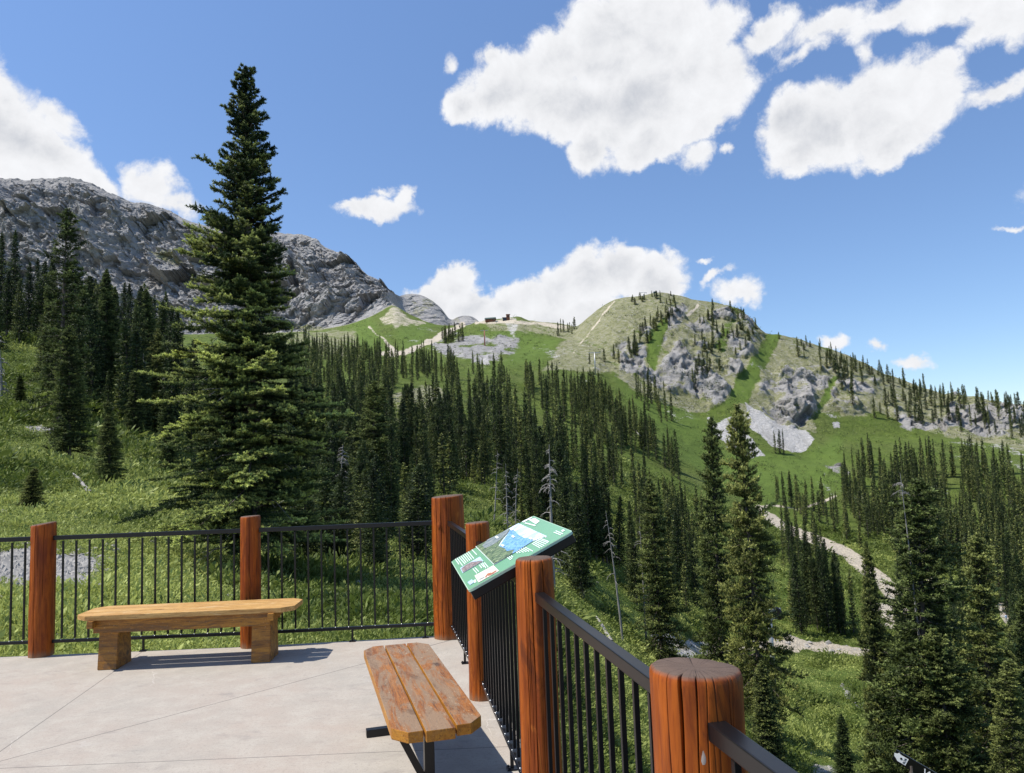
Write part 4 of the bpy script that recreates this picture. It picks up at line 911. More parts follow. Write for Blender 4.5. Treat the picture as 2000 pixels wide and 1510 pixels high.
REG = [
 # name, outline of tree feet (photo px), count, height m lo/hi, spacing px, label, group
 ('upper', [(565, 680), (700, 690), (850, 715), (960, 735), (950, 752), (860, 750), (720, 735), (565, 740)], 150, 8, 12.5, 5, 'small spiky fir in the topmost row below the bare grey bowl', 'firs in the topmost row below the bowl'),
 ('hilltoe', [(965, 745), (1070, 750), (1180, 775), (1215, 830), (1150, 840), (1060, 800), (985, 775)], 85, 9, 13.5, 6, 'dark spire fir in the belt at the foot of the striped hill', 'firs in the belt at the hill foot'),
 ('slope', [(565, 740), (730, 745), (940, 765), (1100, 790), (1180, 850), (1130, 960), (950, 950), (800, 920), (680, 930), (560, 900)], 330, 11, 17, 8, 'dark slender fir in the thick forest on the middle slope', 'firs in the thick forest on the middle slope'),
 ('lowslope', [(560, 900), (860, 920), (1130, 950), (1210, 1000), (1240, 1120), (1130, 1100), (1080, 1060), (960, 990), (850, 1010), (600, 1020)], 95, 11, 16, 11, 'tall dark fir low on the slope behind the corner post and panel', 'tall firs low on the slope behind the deck'),
 ('edge', [(1140, 800), (1270, 850), (1340, 930), (1310, 1000), (1210, 985), (1120, 870)], 62, 10, 15, 9, 'dark fir in the loose line bordering the bright green run', 'firs bordering the green run'),
 ('midgap', [(1240, 950), (1340, 980), (1400, 1060), (1380, 1140), (1240, 1100)], 48, 10, 14, 13, 'slim fir scattered on the green slope left of the twin tall firs', 'scattered slim firs left of the twin firs'),
 ('rightdense', [(1640, 940), (1700, 900), (1800, 905), (2060, 935), (2060, 1210), (1930, 1200), (1870, 1130), (1800, 1120), (1760, 1120), (1720, 1060), (1650, 1010)], 420, 11, 15.5, 7, 'dark fir in the dense forest covering the right slope', 'firs in the dense forest on the right slope'),
 ('valleyA', [(1545, 1190), (1625, 1190), (1630, 1250), (1545, 1248)], 15, 12, 16, 7, 'dark fir in the tight clump beside the valley road', 'firs in the tight clump beside the valley road'),
 ('valleyB', [(1630, 1190), (1680, 1190), (1680, 1248), (1636, 1248)], 6, 10, 13, 12, 'slim fir standing apart right of the tight valley clump', 'slim firs right of the valley clump'),
 ('valleyC', [(1500, 960), (1600, 985), (1700, 1050), (1690, 1080), (1600, 1035), (1520, 1000)], 26, 7, 12, 10, 'small fir along the upper side of the winding dirt road', 'small firs above the winding dirt road'),
 ('valleyD', [(1520, 1050), (1640, 1090), (1700, 1150), (1690, 1185), (1600, 1140), (1530, 1115)], 22, 9, 13, 10, 'fir in the grove below the winding dirt road', 'firs in the grove below the winding road'),
 ('ridge', [(1540, 690), (1640, 700), (1740, 750), (1900, 790), (2040, 805), (2040, 870), (1850, 850), (1720, 825), (1640, 815), (1620, 760), (1540, 720)], 110, 6, 12, 9, 'dark fir scattered over the stony right ridge', 'firs scattered over the stony right ridge'),
 ('ridgetop', [(1520, 658), (1600, 682), (1700, 720), (1760, 746), (1830, 775), (1920, 780), (2010, 796), (2010, 806), (1900, 792), (1800, 775), (1700, 735), (1600, 695), (1520, 668)], 60, 4, 8.5, 8, 'small fir silhouetted on the crest of the right ridge', 'firs silhouetted on the right ridge crest'),
 ('hillA', [(1225, 690), (1260, 640), (1310, 600), (1325, 610), (1290, 650), (1245, 700)], 34, 4, 8, 7, 'stunted fir on the rocky rib left of the upper green strip', 'stunted firs on the left rocky rib'),
 ('hillB', [(1355, 640), (1380, 605), (1450, 612), (1482, 645), (1450, 700), (1400, 730), (1350, 760), (1360, 700)], 55, 4, 8, 8, 'stunted fir on the dark crags at the hill summit', 'stunted firs on the summit crags'),
 ('hillC', [(1150, 700), (1250, 690), (1240, 715), (1150, 715)], 6, 5, 8, 20, 'lone stunted fir on the bare striped hillside', 'lone stunted firs on the striped hillside'),
 ('hilltop', [(1225, 583), (1320, 578), (1318, 600), (1240, 596)], 16, 3, 6, 7, 'tiny fir on the rounded top of the hill', 'tiny firs on the rounded hilltop'),
 ('gullyfoot', [(1240, 740), (1290, 770), (1330, 820), (1290, 830), (1245, 790)], 16, 8, 14, 8, 'dark fir clump tree at the foot of the pale rock', 'firs at the foot of the pale rock'),
 ('saddle', [(862, 660), (905, 655), (905, 668), (868, 672)], 14, 7, 12, 5, 'dark fir in the small clump on the saddle slope', 'firs in the small saddle clump'),
 ('saddleB', [(1085, 648), (1125, 640), (1125, 655), (1088, 660)], 7, 5, 10, 8, 'dark fir where the saddle meets the striped hill', 'firs between saddle and striped hill'),
 ('scree', [(1508, 885), (1532, 885), (1532, 895), (1508, 895)], 3, 9, 12, 10, 'one of three firs below the white scree', 'three firs below the white scree'),
 ('leftcrest', [(-30, 668), (130, 655), (250, 668), (350, 705), (330, 725), (240, 690), (120, 675), (-30, 690)], 62, 9, 15, 6, 'dark fir along the crest below the grey cliffs', 'firs along the crest below the grey cliffs'),
 ('leftmid', [(90, 700), (200, 700), (330, 760), (400, 860), (300, 880), (180, 800), (100, 760)], 30, 7, 12, 17, 'dark fir on the green slope left of the tall fir', 'dark firs on the green left slope'),
 ('behindhero', [(330, 720), (430, 750), (470, 960), (380, 960)], 16, 9, 12, 16, 'dark fir seen through the boughs of the tall fir', 'dark firs behind the tall fir'),
 ('nearmid', [(560, 1010), (860, 1010), (850, 1090), (700, 1130), (570, 1100)], 34, 5, 8, 13, 'dark fir of the lowest row seen through the railing bars', 'firs seen through the railing'),
 ('panelright', [(1085, 1090), (1180, 1090), (1245, 1170), (1240, 1260), (1170, 1230)], 32, 10, 14, 13, 'dark fir crowding the slope right of the information panel', 'firs right of the information panel'),
 ('twingap', [(1290, 1090), (1370, 1110), (1420, 1200), (1330, 1240)], 10, 10, 13, 16, 'dark fir between the full olive fir and the twin firs', 'firs beside the twin firs'),
 ('lowright', [(1700, 1200), (2060, 1230), (2060, 1480), (1860, 1480), (1800, 1330), (1720, 1320)], 46, 11, 15, 16, 'dark green fir in the lower right forest beyond the near firs', 'firs in the lower right forest'),
]
ROADP = [(a[0] + (b[0] - a[0]) * k / 8, a[1] + (b[1] - a[1]) * k / 8) for a, b in zip([(1480, 990), (1500, 1006), (1540, 1030), (1600, 1053), (1650, 1074), (1690, 1106), (1722, 1136)], [(1500, 1006), (1540, 1030), (1600, 1053), (1650, 1074), (1690, 1106), (1722, 1136), (1745, 1175)]) for k in range(8)]
allT = []
for name_, poly, n, h0, h1, sp, lab, grp in REG:
    r = np.random.default_rng(abs(hash(name_)) % 1000 if False else sum(map(ord, name_)))
    xs = [p[0] for p in poly]; ys = [p[1] for p in poly]; got = []; tries = 0
    while len(got) < n and tries < n * 60:
        tries += 1; x = r.uniform(min(xs), max(xs)); y = r.uniform(min(ys), max(ys))
        if not inpoly(x, y, poly): continue
        if name_ not in ('scree', 'valleyA', 'valleyC') and any(inpoly(x, y, c) for c in CLEAR): continue
        if any((x - a) ** 2 + ((y - b) * 1.6) ** 2 < sp * sp * .5 for a, b in got): continue
        cl_ = vnoise(np.array([[x / 38.0, y / 24.0, len(name_)]]), 5)[0]
        if n > 60 and cl_ < (.08 if name_ in ('slope', 'upper', 'hilltoe', 'lowslope') and x > 740 else -.2) and r.random() < .82: continue
        if y > 960 and x > 1430:
            hp_ = 150
            if any(abs(rx_ - x) < 11 and y - hp_ < ry_ < y + 4 for rx_, ry_ in ROADP) and r.random() < .96: continue
        if name_ == 'ridgetop' and r.random() < .0: continue
        p = hit(x, y)
        if p is None: continue
        cap = np.interp(y, [640, 690, 760, 850, 950, 1050, 1200, 1300], [38, 58, 88, 128, 175, 215, 235, 260])
        if x > 1450: cap *= .86
        if name_ == 'leftcrest': cap = np.interp(x, [0, 150, 350], [185, 150, 105])
        if name_ == 'leftmid': cap = np.interp(y, [700, 880], [190, 260])
        H = min(cap * (r.uniform(.30, .7) if r.random() < .3 else r.uniform(.65, 1.12)) * p[1] / 1500, r.uniform(h0, h1) * 1.15); H = max(H, min(h0, 3.0))
        got.append((x, y))
        allT.append((H / p[1], p, H, x, lab, grp))
allT.sort(key=lambda t: -t[0])
N_IND = 300 - len(PINNED) - 1
rt = np.random.default_rng(99); bulkV, bulkF, bulkT, bulkM, off_ = [], [], [], [], 0
for i, (app, p, H, x, lab, grp) in enumerate(allT):
    s = H / 14.0; rz = rt.uniform(0, 2 * PI); wd = rt.uniform(.55, 1.2) / max(s, .3) ** .5 * (1.45 if p[1] > 440 else 1)
    if i < N_IND:
        src = (MID if p[1] < 170 else FAR); c = src[rt.integers(len(src))]
        place_tree('fir_tree', c[0], c[1], (p[0], p[1], p[2] - .1), s, rz, lab, 'fir tree', grp, wd, tuple(rt.normal(size=2) * .03))
    else:
        if p[1] < 330: c = FAR[rt.integers(len(FAR))]; (V, F, T), (tv, tf) = c[2], c[3]
        else: (V, F, T), (tv, tf) = TINY[rt.integers(len(TINY))]
        cz, sz = math.cos(rz), math.sin(rz)
        def xf(v):
            return np.stack([(v[:, 0] * cz - v[:, 1] * sz) * s * wd + p[0], (v[:, 0] * sz + v[:, 1] * cz) * s * wd + p[1], v[:, 2] * s + p[2] - .1], 1)
        bulkV.append(xf(V)); bulkF.append(F + off_); bulkT.append(np.clip(T * rt.uniform(.3, 1.9), 0, 1)); bulkM.append(np.zeros(len(F))); off_ += len(V)
        tri = np.concatenate([tf[:, [0, 1, 2]], tf[:, [0, 2, 3]]]); bulkV.append(xf(tv)); bulkF.append(tri + off_); bulkT.append(np.zeros(len(tv))); bulkM.append(np.ones(len(tri))); off_ += len(tv)
print('trees', len(allT), 'bulk tris', sum(len(f) for f in bulkF), 'hero tris', len(hF), 'near', len(NEAR[0][2][1]), 'mid', len(MID[0][2][1]), 'far', len(FAR[0][2][1]), 'tiny', len(TINY[0][0][1]))
if bulkV:
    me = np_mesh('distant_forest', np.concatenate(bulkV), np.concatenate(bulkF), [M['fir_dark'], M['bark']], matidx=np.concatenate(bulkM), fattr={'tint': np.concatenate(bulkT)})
    tag(link('distant_forest', me), 'thin distant firs covering the far slopes and ridges', 'forest', None, 'stuff')

# ------------------------------------------------------------------ patio
post_xy = {}
def pz(px, py): p = at_z(px, py, 0); return (float(p[0]), float(p[1]))
PL = pz(81, 1280); PM = pz(490, 1263); PC = pz(881, 1243); P2 = pz(943, 1363); P3 = (0.072, 3.50); PN = (0.402, 1.85)
d3 = (PN[0] - P3[0], PN[1] - P3[1]); PB = (PN[0] + d3[0] * 1.12, PN[1] + d3[1] * 1.12)
PF = (PL[0] * 2 - PM[0], PL[1] - (PM[1] - PL[1]))
def lerp2(a, b, t): return (a[0] + (b[0] - a[0]) * t, a[1] + (b[1] - a[1]) * t)
edge_left = (PF[0] - 2, PF[1] + .02); corner = (PC[0] + .10, PC[1] + .02)
slab = [(-8.6, PF[1] - .02), (-8.6, -5), (PB[0] + 1.0 + .12, -5), (PB[0] + .14, PB[1]), (PN[0] + .13, PN[1]), (P3[0] + .12, P3[1]), (P2[0] + .12, P2[1]), (PC[0] + .17, PC[1] - .15), (PC[0] + .10, PC[1] + .06), (PM[0], PM[1] + .0), (PL[0], PL[1] + .0)]
bm = bmesh.new(); add_prism(bm, slab, -.45, 0.0); bmesh.ops.recalc_face_normals(bm, faces=bm.faces)
me = bm_mesh('patio', bm, M['concrete'])
# saw-cut joints, drawn by the slab's own material as straight dark lines in the plane
def joint_lines():
    t = NT(M['concrete'].node_tree); b = t.n['Principled BSDF']; o = t.add('ShaderNodeTexCoord').outputs['Object']
    o = t.vmath('MULTIPLY', o, (1, 1, 0)); wob = t.noise(o, 3.0, 2)
    best = None
    for (a, c, w_) in [((235, 1303), (0, 1468), .0035), ((0, 1487), (715, 1295), .0045), ((20, 1500), (954, 1460), .0035), ((800, 1272), (880, 1250), .003), ((0, 1880), (900, 1700), .004)]:
        A = np.array(pz(*a)); B = np.array(pz(*c)); d = B - A; L = np.linalg.norm(d); d /= L; n = np.array([-d[1], d[0]])
        dist = t.math('ABSOLUTE', t.math('SUBTRACT', t.vmath('DOT_PRODUCT', o, (float(n[0]), float(n[1]), 0)), float(n @ A)))
        al = t.math('SUBTRACT', t.vmath('DOT_PRODUCT', o, (float(d[0]), float(d[1]), 0)), float(d @ A))
        m = t.math('LESS_THAN', t.math('ADD', dist, t.math('MULTIPLY', wob, .0016)), w_ + .0008)
        if a == (235, 1303): m = t.math('MULTIPLY', m, t.math('GREATER_THAN', al, -.55))
        if a == (800, 1272): m = t.math('MULTIPLY', m, t.math('GREATER_THAN', al, -.2))
        best = m if best is None else t.math('MAXIMUM', best, m)
    old = b.inputs['Base Color'].links[0].from_socket
    t.l.new(t.mix(t.math('MULTIPLY', best, .8), old, (0.10, 0.09, 0.085, 1)), b.inputs['Base Color'])
joint_lines()
tag(link('patio', me), kind='structure')

# ------------------------------------------------------------------ log posts
def log_mesh(name, h, r, seed, cracks, top_tilt=(0, 0), knots=()):
    rg = np.random.default_rng(seed); n = 300; m = 60
    zs = np.concatenate([np.linspace(0, h - .02, m - 3), [h - .010, h - .004, h]]); th = np.concatenate([np.linspace(rad(195), rad(320), 220, endpoint=False), np.linspace(rad(320), rad(555), 80, endpoint=False)])
    V = []; crk = []; eg = []
    ex_cr = []
    for _ in range(9):
        z_ = rg.uniform(0, h * .6); ex_cr.append((rg.uniform(195, 320), rg.uniform(.006, .011), rg.uniform(.003, .006), z_, z_ + rg.uniform(.25, .8)))
    for i, z in enumerate(zs):
        rr = r * (1 + .03 * math.sin(z * 2.1 + seed) - .05 * z / h)
        x = rr * (1 + .035 * np.sin(2 * th + seed) + .02 * np.sin(3 * th + seed * 2 + z))
        x += .003 * vnoise(np.stack([np.cos(th) * 5, np.sin(th) * 5, np.full(n, z * 3.0)], 1), seed)
        ck = np.zeros(n)
        for (ang, w0_, dp, z0, z1) in list(cracks) + ex_cr:
            w_ = w0_
            a = rad(ang) + .10 * math.sin(z * 3 + ang) * (z / h - .5) + .012 * math.sin(z * 19 + ang); w_ = w_ * .9 * (.75 + .35 * math.sin(z * 7 + ang)); w_ = max(w_, .008)
            k = np.exp(-((((th - a + PI) % (2 * PI)) - PI) / w_) ** 2) * min(1, max(0, (z - z0) / .08)) * min(1, max(0, (z1 - z) / .06))
            x -= dp * k; ck = np.maximum(ck, np.clip(k * 1.6 - .5, 0, 1))
        for (ang, kz, kr, kh) in knots:
            dd = ((((th - rad(ang) + PI) % (2 * PI)) - PI) * r / kr) ** 2 + ((z - kz) / kr) ** 2; x += kh * np.exp(-dd)
        if i >= m - 3: x -= (.0015, .004, .010)[i - (m - 3)]
        zz = z + (top_tilt[0] * np.cos(th) + top_tilt[1] * np.sin(th)) * r * (z / h) ** 6
        V.append(np.stack([x * np.cos(th), x * np.sin(th), zz], 1)); crk.append(ck); eg.append(np.zeros(n) + (1.0 if i == m - 1 else .5 if i == m - 2 else 0))
    V = np.concatenate(V); crk = np.concatenate(crk); eg = np.concatenate(eg); L = (m - 1) * n
    F = [(i * n + j, i * n + (j + 1) % n, (i + 1) * n + (j + 1) % n, (i + 1) * n + j) for i in range(m - 1) for j in range(n)]
    top = V[L:]; ring2 = top * [.5, .5, 1]; c = top.mean(0)[None]
    o2 = len(V); V = np.concatenate([V, ring2, np.repeat(c, 1, 0)]); crk = np.concatenate([crk, crk[L:] * .6, [0]]); eg = np.concatenate([eg, np.ones(n + 1)])
    F += [(L + j, L + (j + 1) % n, o2 + (j + 1) % n, o2 + j) for j in range(n)]
    F += [(o2 + j, o2 + (j + 1) % n, o2 + n, o2 + n) for j in range(n)]
    me = bpy.data.meshes.new(name); me.from_pydata(V.tolist(), [], [tuple(dict.fromkeys(f)) for f in F]); me.materials.append(M['log'])
    for nm, arr in (('crack', crk), ('endgrain', eg)):
        a = me.attributes.new(nm, 'FLOAT', 'POINT'); a.data.foreach_set('value', arr.astype(np.float32))
    for p in me.polygons: p.use_smooth = True
    return me
G = 'log posts of the patio railing'
def post(xy, h, r, seed, cracks, label, tilt=(0, 0), knots=()):
    o = link('log_post', log_mesh('log_post', h, r, seed, cracks, tilt, knots), None, (xy[0], xy[1], 0)); return tag(o, label, 'post', G)
post(PF, 1.22, .105, 2, [(250, .03, .012, 0, 1.3)], 'log post outside the left border of the picture')
pl_ = post(PL, 1.225, .112, 11, [(262, .028, .010, 0, 1.3), (215, .018, .006, .3, 1.0), (300, .02, .007, .5, 1.3)], 'leftmost stained log post, with a pale split on its slanted top', (.10, .05), [(228, 1.08, .018, .004), (238, .16, .02, .003)])
post(PM, 1.222, .094, 12, [(285, .02, .007, 0, 1.3), (330, .02, .006, 0, 1.3)], 'slim stained log post standing behind the right end of the long bench', (.03, 0))
post(PC, 1.34, .160, 13, [(232, .016, .012, 0, 1.4), (252, .014, .010, 0, 1.4), (268, .016, .012, .1, 1.4), (290, .02, .009, 0, 1.4), (205, .014, .008, 0, .9)], 'thickest stained log post at the patio corner', (.05, .02), [(245, 1.06, .022, .012), (292, .27, .028, .018)])
post(P2, 1.235, .088, 14, [(262, .022, .010, 0, 1.3), (290, .02, .012, .2, 1.3), (225, .016, .006, .6, 1.3)], 'stained log post partly covered by the green information panel', (.04, 0))
post(P3, 1.245, .088, 15, [(258, .024, .014, 0, 1.3), (235, .016, .007, .4, 1.3), (295, .02, .010, .7, 1.3)], 'cracked stained log post standing in front of the information panel', (.02, 0), [(262, .98, .008, .004)])
post(PN, 1.195, .112, 16, [(238, .026, .024, 0, 1.3), (256, .016, .012, 0, 1.3), (222, .012, .006, .3, 1.3), (268, .01, .004, .6, 1.3), (305, .014, .006, 0, 1.3), (283, .012, .004, .5, 1.3)], 'nearest log post, broad and deeply cracked, cut by the lower border', (-.03, -.03))
post(PB, 1.2, .11, 17, [(238, .026, .018, 0, 1.3)], 'log post just outside the lower right border')
def mat_putty():
    m, t, b = new_mat('dried_putty', 0.7, 0.2); o = t.add('ShaderNodeTexCoord').outputs['Object']
    t.l.new(t.mix(t.noise(o, 60, 4), (0.24, 0.15, 0.11, 1), (0.50, 0.46, 0.42, 1)), b.inputs['Base Color']); return m
M['putty'] = mat_putty()
# pale filler in the crack of the nearest post and the split on the leftmost one
def filler(name, parent, ang, r, prof):
    n = 5; V = []
    for z, wd, lift in prof:
        for k in range(n):
            a = rad(ang) + (k / (n - 1) - .5) * wd / r + .003 * math.sin(z * 160); q = r + lift * (1 - (2 * k / (n - 1) - 1) ** 2) - .002
            V.append((q * math.cos(a), q * math.sin(a), z))
    F = [(i * n + k, i * n + k + 1, (i + 1) * n + k + 1, (i + 1) * n + k) for i in range(len(prof) - 1) for k in range(n - 1)]
    me = bpy.data.meshes.new(name); me.from_pydata(V, [], F); me.materials.append(M['putty'])
    for p in me.polygons: p.use_smooth = True
    return link(name, me, parent)
nearest = [o for o in bpy.data.objects if o.name.startswith('log_post') and (o.location.xy - Vector(PN)).length < .01][0]
filler('wood_filler', nearest, 263, .1095, [(1.06, .001, -.001), (1.045, .006, .0008), (1.032, .014, .0015), (1.024, .017, .0015), (1.016, .012, .001)])
filler('wood_filler', pl_, 290, .108, [(1.222, .028, .003), (1.19, .024, .003), (1.16, .014, .003), (1.12, .012, .003), (1.09, .004, .001)])

# ------------------------------------------------------------------ steel railing
BAL = box_mesh('baluster', (0, 0, 0), (.016, .016, .905), M['black'], .0015)
SCREW_bm = bmesh.new(); bmesh.ops.create_uvsphere(SCREW_bm, u_segments=8, v_segments=5, radius=.0052); SCREW = bm_mesh('screw', SCREW_bm, M['screw'], True)
def railing(a, b, ra, rb_, label, feet=(.5,), inward=1, lift=(0, 0)):
    """one panel between post centres a and b; inward = side of the patio (+1 left of a->b)"""
    A = Vector(a); B = Vector(b); L = (B - A).length; ang = math.atan2(B.y - A.y, B.x - A.x)
    t = empty('railing_panel', (A.x, A.y, 0), ang, label, 'railing', 'black steel railing panels')
    x0, x1 = ra * .8, L - rb_ * .8
    for nm, z, hh, ww in (('top_rail', 1.085, .040, .042), ('bottom_rail', .125, .028, .034)):
        me = box_mesh(nm, (0, 0, 0), (x1 - x0, ww, hh), M['black'], .0035); link(nm, me, t, ((x0 + x1) / 2, 0, z))
    u0, u1 = ra + .075, L - rb_ - .06; n = max(2, int(round((u1 - u0) / .126)) + 1)
    for k in range(n):
        u = u0 + (u1 - u0) * k / (n - 1)
        q = link('baluster', BAL, t, (u, 0, .602)); link('screw', SCREW, q, (0, inward * .014, -.461))
    for f in feet:
        u = x0 + (x1 - x0) * f; bm = bmesh.new(); add_box(bm, (0, 0, .058), (.018, .018, .105), .001); add_box(bm, (0, 0, .005), (.06, .06, .008), .002)
        add_tube(bm, (.018, inward * .018, .008), (.018, inward * .018, .016), .006, .006, 6); add_tube(bm, (-.018, inward * .018, .008), (-.018, inward * .018, .016), .006, .006, 6)
        link('foot', bm_mesh('foot', bm, M['black']), t, (u, 0, 0))
    return t
railing(PF, PL, .10, .11, 'railing panel left of the leftmost log post', (.5,), -1)
railing(PL, PM, .11, .094, 'railing panel behind the long bench', (.48,), -1)
railing(PM, PC, .094, .16, 'railing panel between the slim post and the thick corner post', (.52, .93), -1)
railing(PC, P2, .16, .088, 'short railing panel right of the thick corner post', (.5,), -1)
railing(P2, P3, .088, .088, 'railing panel under the green information panel', (.60,), -1)
railing(P3, PN, .088, .112, 'railing panel running to the nearest log post', (.5,), -1)
railing(PN, PB, .112, .11, 'railing panel at the bottom leaving the picture right of the nearest post', (.5,), -1)

# ------------------------------------------------------------------ benches
def plank(name, L, Wd, T, mat, cut0=(0, 0), cut1=(0, 0), parent=None, loc=None, rz=0, seed=1):
    """plank along local x centred on the origin; cut = corner clip at (-y,+y) for each end"""
    h, k = L / 2, Wd / 2; a, b = cut0; c, d = cut1
    pts = [(-h + a, -k), (h - c, -k)] + ([(h, -k + c * .8)] if c else []) + ([(h, k - d * .8)] if d else []) + [(h - d, k), (-h + b, k)] + ([(-h, k - b * .8)] if b else []) + ([(-h, -k + a * .8)] if a else [])
    out = []
    for p in pts:
        if not out or (abs(out[-1][0] - p[0]) + abs(out[-1][1] - p[1])) > 1e-5: out.append(p)
    bm = bmesh.new(); add_prism(bm, out, -T / 2, T / 2); bmesh.ops.recalc_face_normals(bm, faces=bm.faces)
    bmesh.ops.bevel(bm, geom=bm.edges[:], offset=.004, segments=2, affect='EDGES', profile=.6)
    rg = random.Random(seed)
    if isinstance(mat, list):
        for f in bm.faces: f.material_index = 1 if abs(f.normal.z) < .5 else 0
    return link(name, bm_mesh(name, bm, mat), parent, loc, (rg.uniform(-.004, .004), rg.uniform(-.002, .002), rz))
# long bench with solid legs
f0 = at_z(152, 1207, .46); f1 = at_z(552, 1189, .46); c0 = Vector(f0[:2]); c1 = Vector(f1[:2]); dv = (c1 - c0).normalized(); nv = Vector((-dv.y, dv.x))
L1 = 1.86; mid = (c0 + c1) / 2 + nv * .235 + dv * .02; ang1 = math.atan2(dv.y, dv.x)
b1 = empty('bench', (mid.x, mid.y, 0), ang1, 'long honey-coloured plank bench with thick block legs by the left railing', 'bench')
for k, yo in enumerate((-.157, 0, .157)):
    cut = (.10, 0) if k == 0 else ((0, .10) if k == 2 else (0, 0))
    plank('seat_plank', L1, .147, .042, M['bench_light'], cut, cut, b1, (0, yo, .449), 0, k)
plank('apron', L1 - .36, .115, .04, M['bench_side'], parent=b1, loc=(-.03, -.165, .370), seed=5).rotation_euler = (PI / 2, 0, 0)
plank('apron', L1 - .36, .115, .04, M['bench_side'], parent=b1, loc=(-.03, .165, .370), seed=6).rotation_euler = (PI / 2, 0, 0)
for sx_, ex in ((-1, -.665), (1, .635)):
    bm = bmesh.new(); wx = .082
    pr = [(-.175, 0), (.115, 0), (.095, .30), (.143, .345), (.143, .428), (-.143, .428), (-.143, .345), (-.145, .30)]
    a = [bm.verts.new((-wx, y, z)) for y, z in pr]; b_ = [bm.verts.new((wx, y, z)) for y, z in pr]
    bm.faces.new(a[::-1]); bm.faces.new(b_)
    for i in range(8): j = (i + 1) % 8; bm.faces.new((a[i], a[j], b_[j], b_[i]))
    bmesh.ops.recalc_face_normals(bm, faces=bm.faces); bmesh.ops.bevel(bm, geom=bm.edges[:], offset=.005, segments=2, affect='EDGES')
    me = bm_mesh('leg', bm, M['bench_side']); link('leg', me, b1, (ex, 0, 0))
    bm = bmesh.new(); add_box(bm, (0, 0, 0), (.05, .52, .06), .004); link('cleat', bm_mesh('cleat', bm, M['bench_side']), b1, (ex + sx_ * .11, 0, .397))
# worn bench on a black steel frame
q = [at_z(x, y, .46) for x, y in ((768, 1426), (945, 1411), (833, 1256), (712, 1268))]
n0 = Vector((q[0][:2] + q[1][:2]) / 2); n1 = Vector((q[2][:2] + q[3][:2]) / 2)
# use the mean direction of both long sides
dv = ((Vector(q[3][:2]) - Vector(q[0][:2])).normalized() + (Vector(q[2][:2]) - Vector(q[1][:2])).normalized()).normalized()
ctr = (n0 + n1) / 2; L2 = 1.72; ang2 = math.atan2(-dv.y, -dv.x)          # local +x points at the camera
b2 = empty('bench', (ctr.x, ctr.y, 0), ang2, 'worn three-plank bench on a black steel frame beside the right railing', 'bench')
for k, yo in enumerate((-.1475, 0, .1475)):
    ca_ = (.085, 0) if k == 0 else ((0, .085) if k == 2 else (0, 0)); cb_ = (.085, 0) if k == 0 else ((0, .085) if k == 2 else (0, 0))
    plank('seat_plank', L2 + (.0, .01, -.01)[k], .137, .052, [M['bench_worn'], M['bench_edge']], ca_, cb_, b2, ((0, .01, -.006)[k], yo, .438), 0, 20 + k)
for ex in (-.52, .50):
    bm = bmesh.new(); add_box(bm, (0, 0, 0), (.05, .40, .012), .002); link('seat_bracket', bm_mesh('seat_bracket', bm, M['black']), b2, (ex, 0, .408))
    bm = bmesh.new(); add_box(bm, (0, 0, 0), (.05, .05, .36), .003); link('leg', bm_mesh('leg', bm, M['black']), b2, (ex, 0, .222))
    bm = bmesh.new(); add_box(bm, (0, 0, 0), (.05, .46, .045), .003); link('foot', bm_mesh('foot', bm, M['black']), b2, (ex, -.0, .0228))
    for sy in (-1,):
        A_ = Vector((0, sy * .17, .39)); B_ = Vector((0, sy * .025, .10)); d_ = B_ - A_
        bm = bmesh.new(); add_box(bm, (A_ + B_) / 2, (.035, .008, d_.length), .001, d_.to_track_quat('Z', 'Y').to_matrix() @ Matrix.Rotation(PI / 2, 3, 'Z')); link('brace', bm_mesh('brace', bm, M['black']), b2, (ex, 0, 0))
bm = bmesh.new(); add_box(bm, (0, 0, 0), (.96, .04, .04), .003); link('crossbar', bm_mesh('crossbar', bm, M['black']), b2, (-.01, 0, .375))

# ------------------------------------------------------------------ information panel
SY = 4.66; sA = at_depth(881.07, 1096.5, SY); yaw = .158; tilt = .452; SW = 1.015 * SY / 4.5; SH = .544 * SY / 4.5
ex_ = np.array([math.sin(yaw), -math.cos(yaw), 0]); ey_ = np.array([math.cos(yaw) * math.cos(tilt), math.sin(yaw) * math.cos(tilt), math.sin(tilt)]); ez_ = np.cross(ex_, ey_)
board = empty('information_panel', tuple(sA), 0, 'tilted green information panel with mountain picture fixed over the right railing', 'information panel')
board.matrix_world = Matrix(((ex_[0], ey_[0], ez_[0], sA[0]), (ex_[1], ey_[1], ez_[1], sA[1]), (ex_[2], ey_[2], ez_[2], sA[2]), (0, 0, 0, 1)))
def suv(zx, zy):
    """point of the enlarged view of the sign (zoom 870..1130 x 1000..1170, 7.69x) -> panel plane"""
    px, py = 870 + zx / 7.692, 1000 + zy / 7.692; d = ray(px, py); t = ((sA - EYE) @ ez_) / (d @ ez_); p = EYE + d * t - sA
    return float(p @ ex_), float(p @ ey_)
def rrect(w_, h_, r, n=5):
    P_ = []
    for cx, cy, a0 in ((w_ - r, r, -90), (w_ - r, h_ - r, 0), (r, h_ - r, 90), (r, r, 180)):
        for k in range(n + 1): a = rad(a0 + 90 * k / n); P_.append((cx + r * math.cos(a), cy + r * math.sin(a)))
    return P_
bm = bmesh.new(); add_prism(bm, rrect(SW, SH, .03), -.012, -.0005); bmesh.ops.recalc_face_normals(bm, faces=bm.faces)
M['sign_edge'] = simple('pale_panel_edge', (0.42, 0.58, 0.44), .4)
link('board', bm_mesh('board', bm, M['sign_edge']), board)
M['sign_green'] = simple('panel_green_print', (0.165, 0.37, 0.215), .28, 0, .5, .05, 3)
bm = bmesh.new(); bm.faces.new([bm.verts.new((x + .004, y + .004, .0005)) for x, y in rrect(SW - .008, SH - .008, .027)]); link('face', bm_mesh('face', bm, M['sign_green']), board)
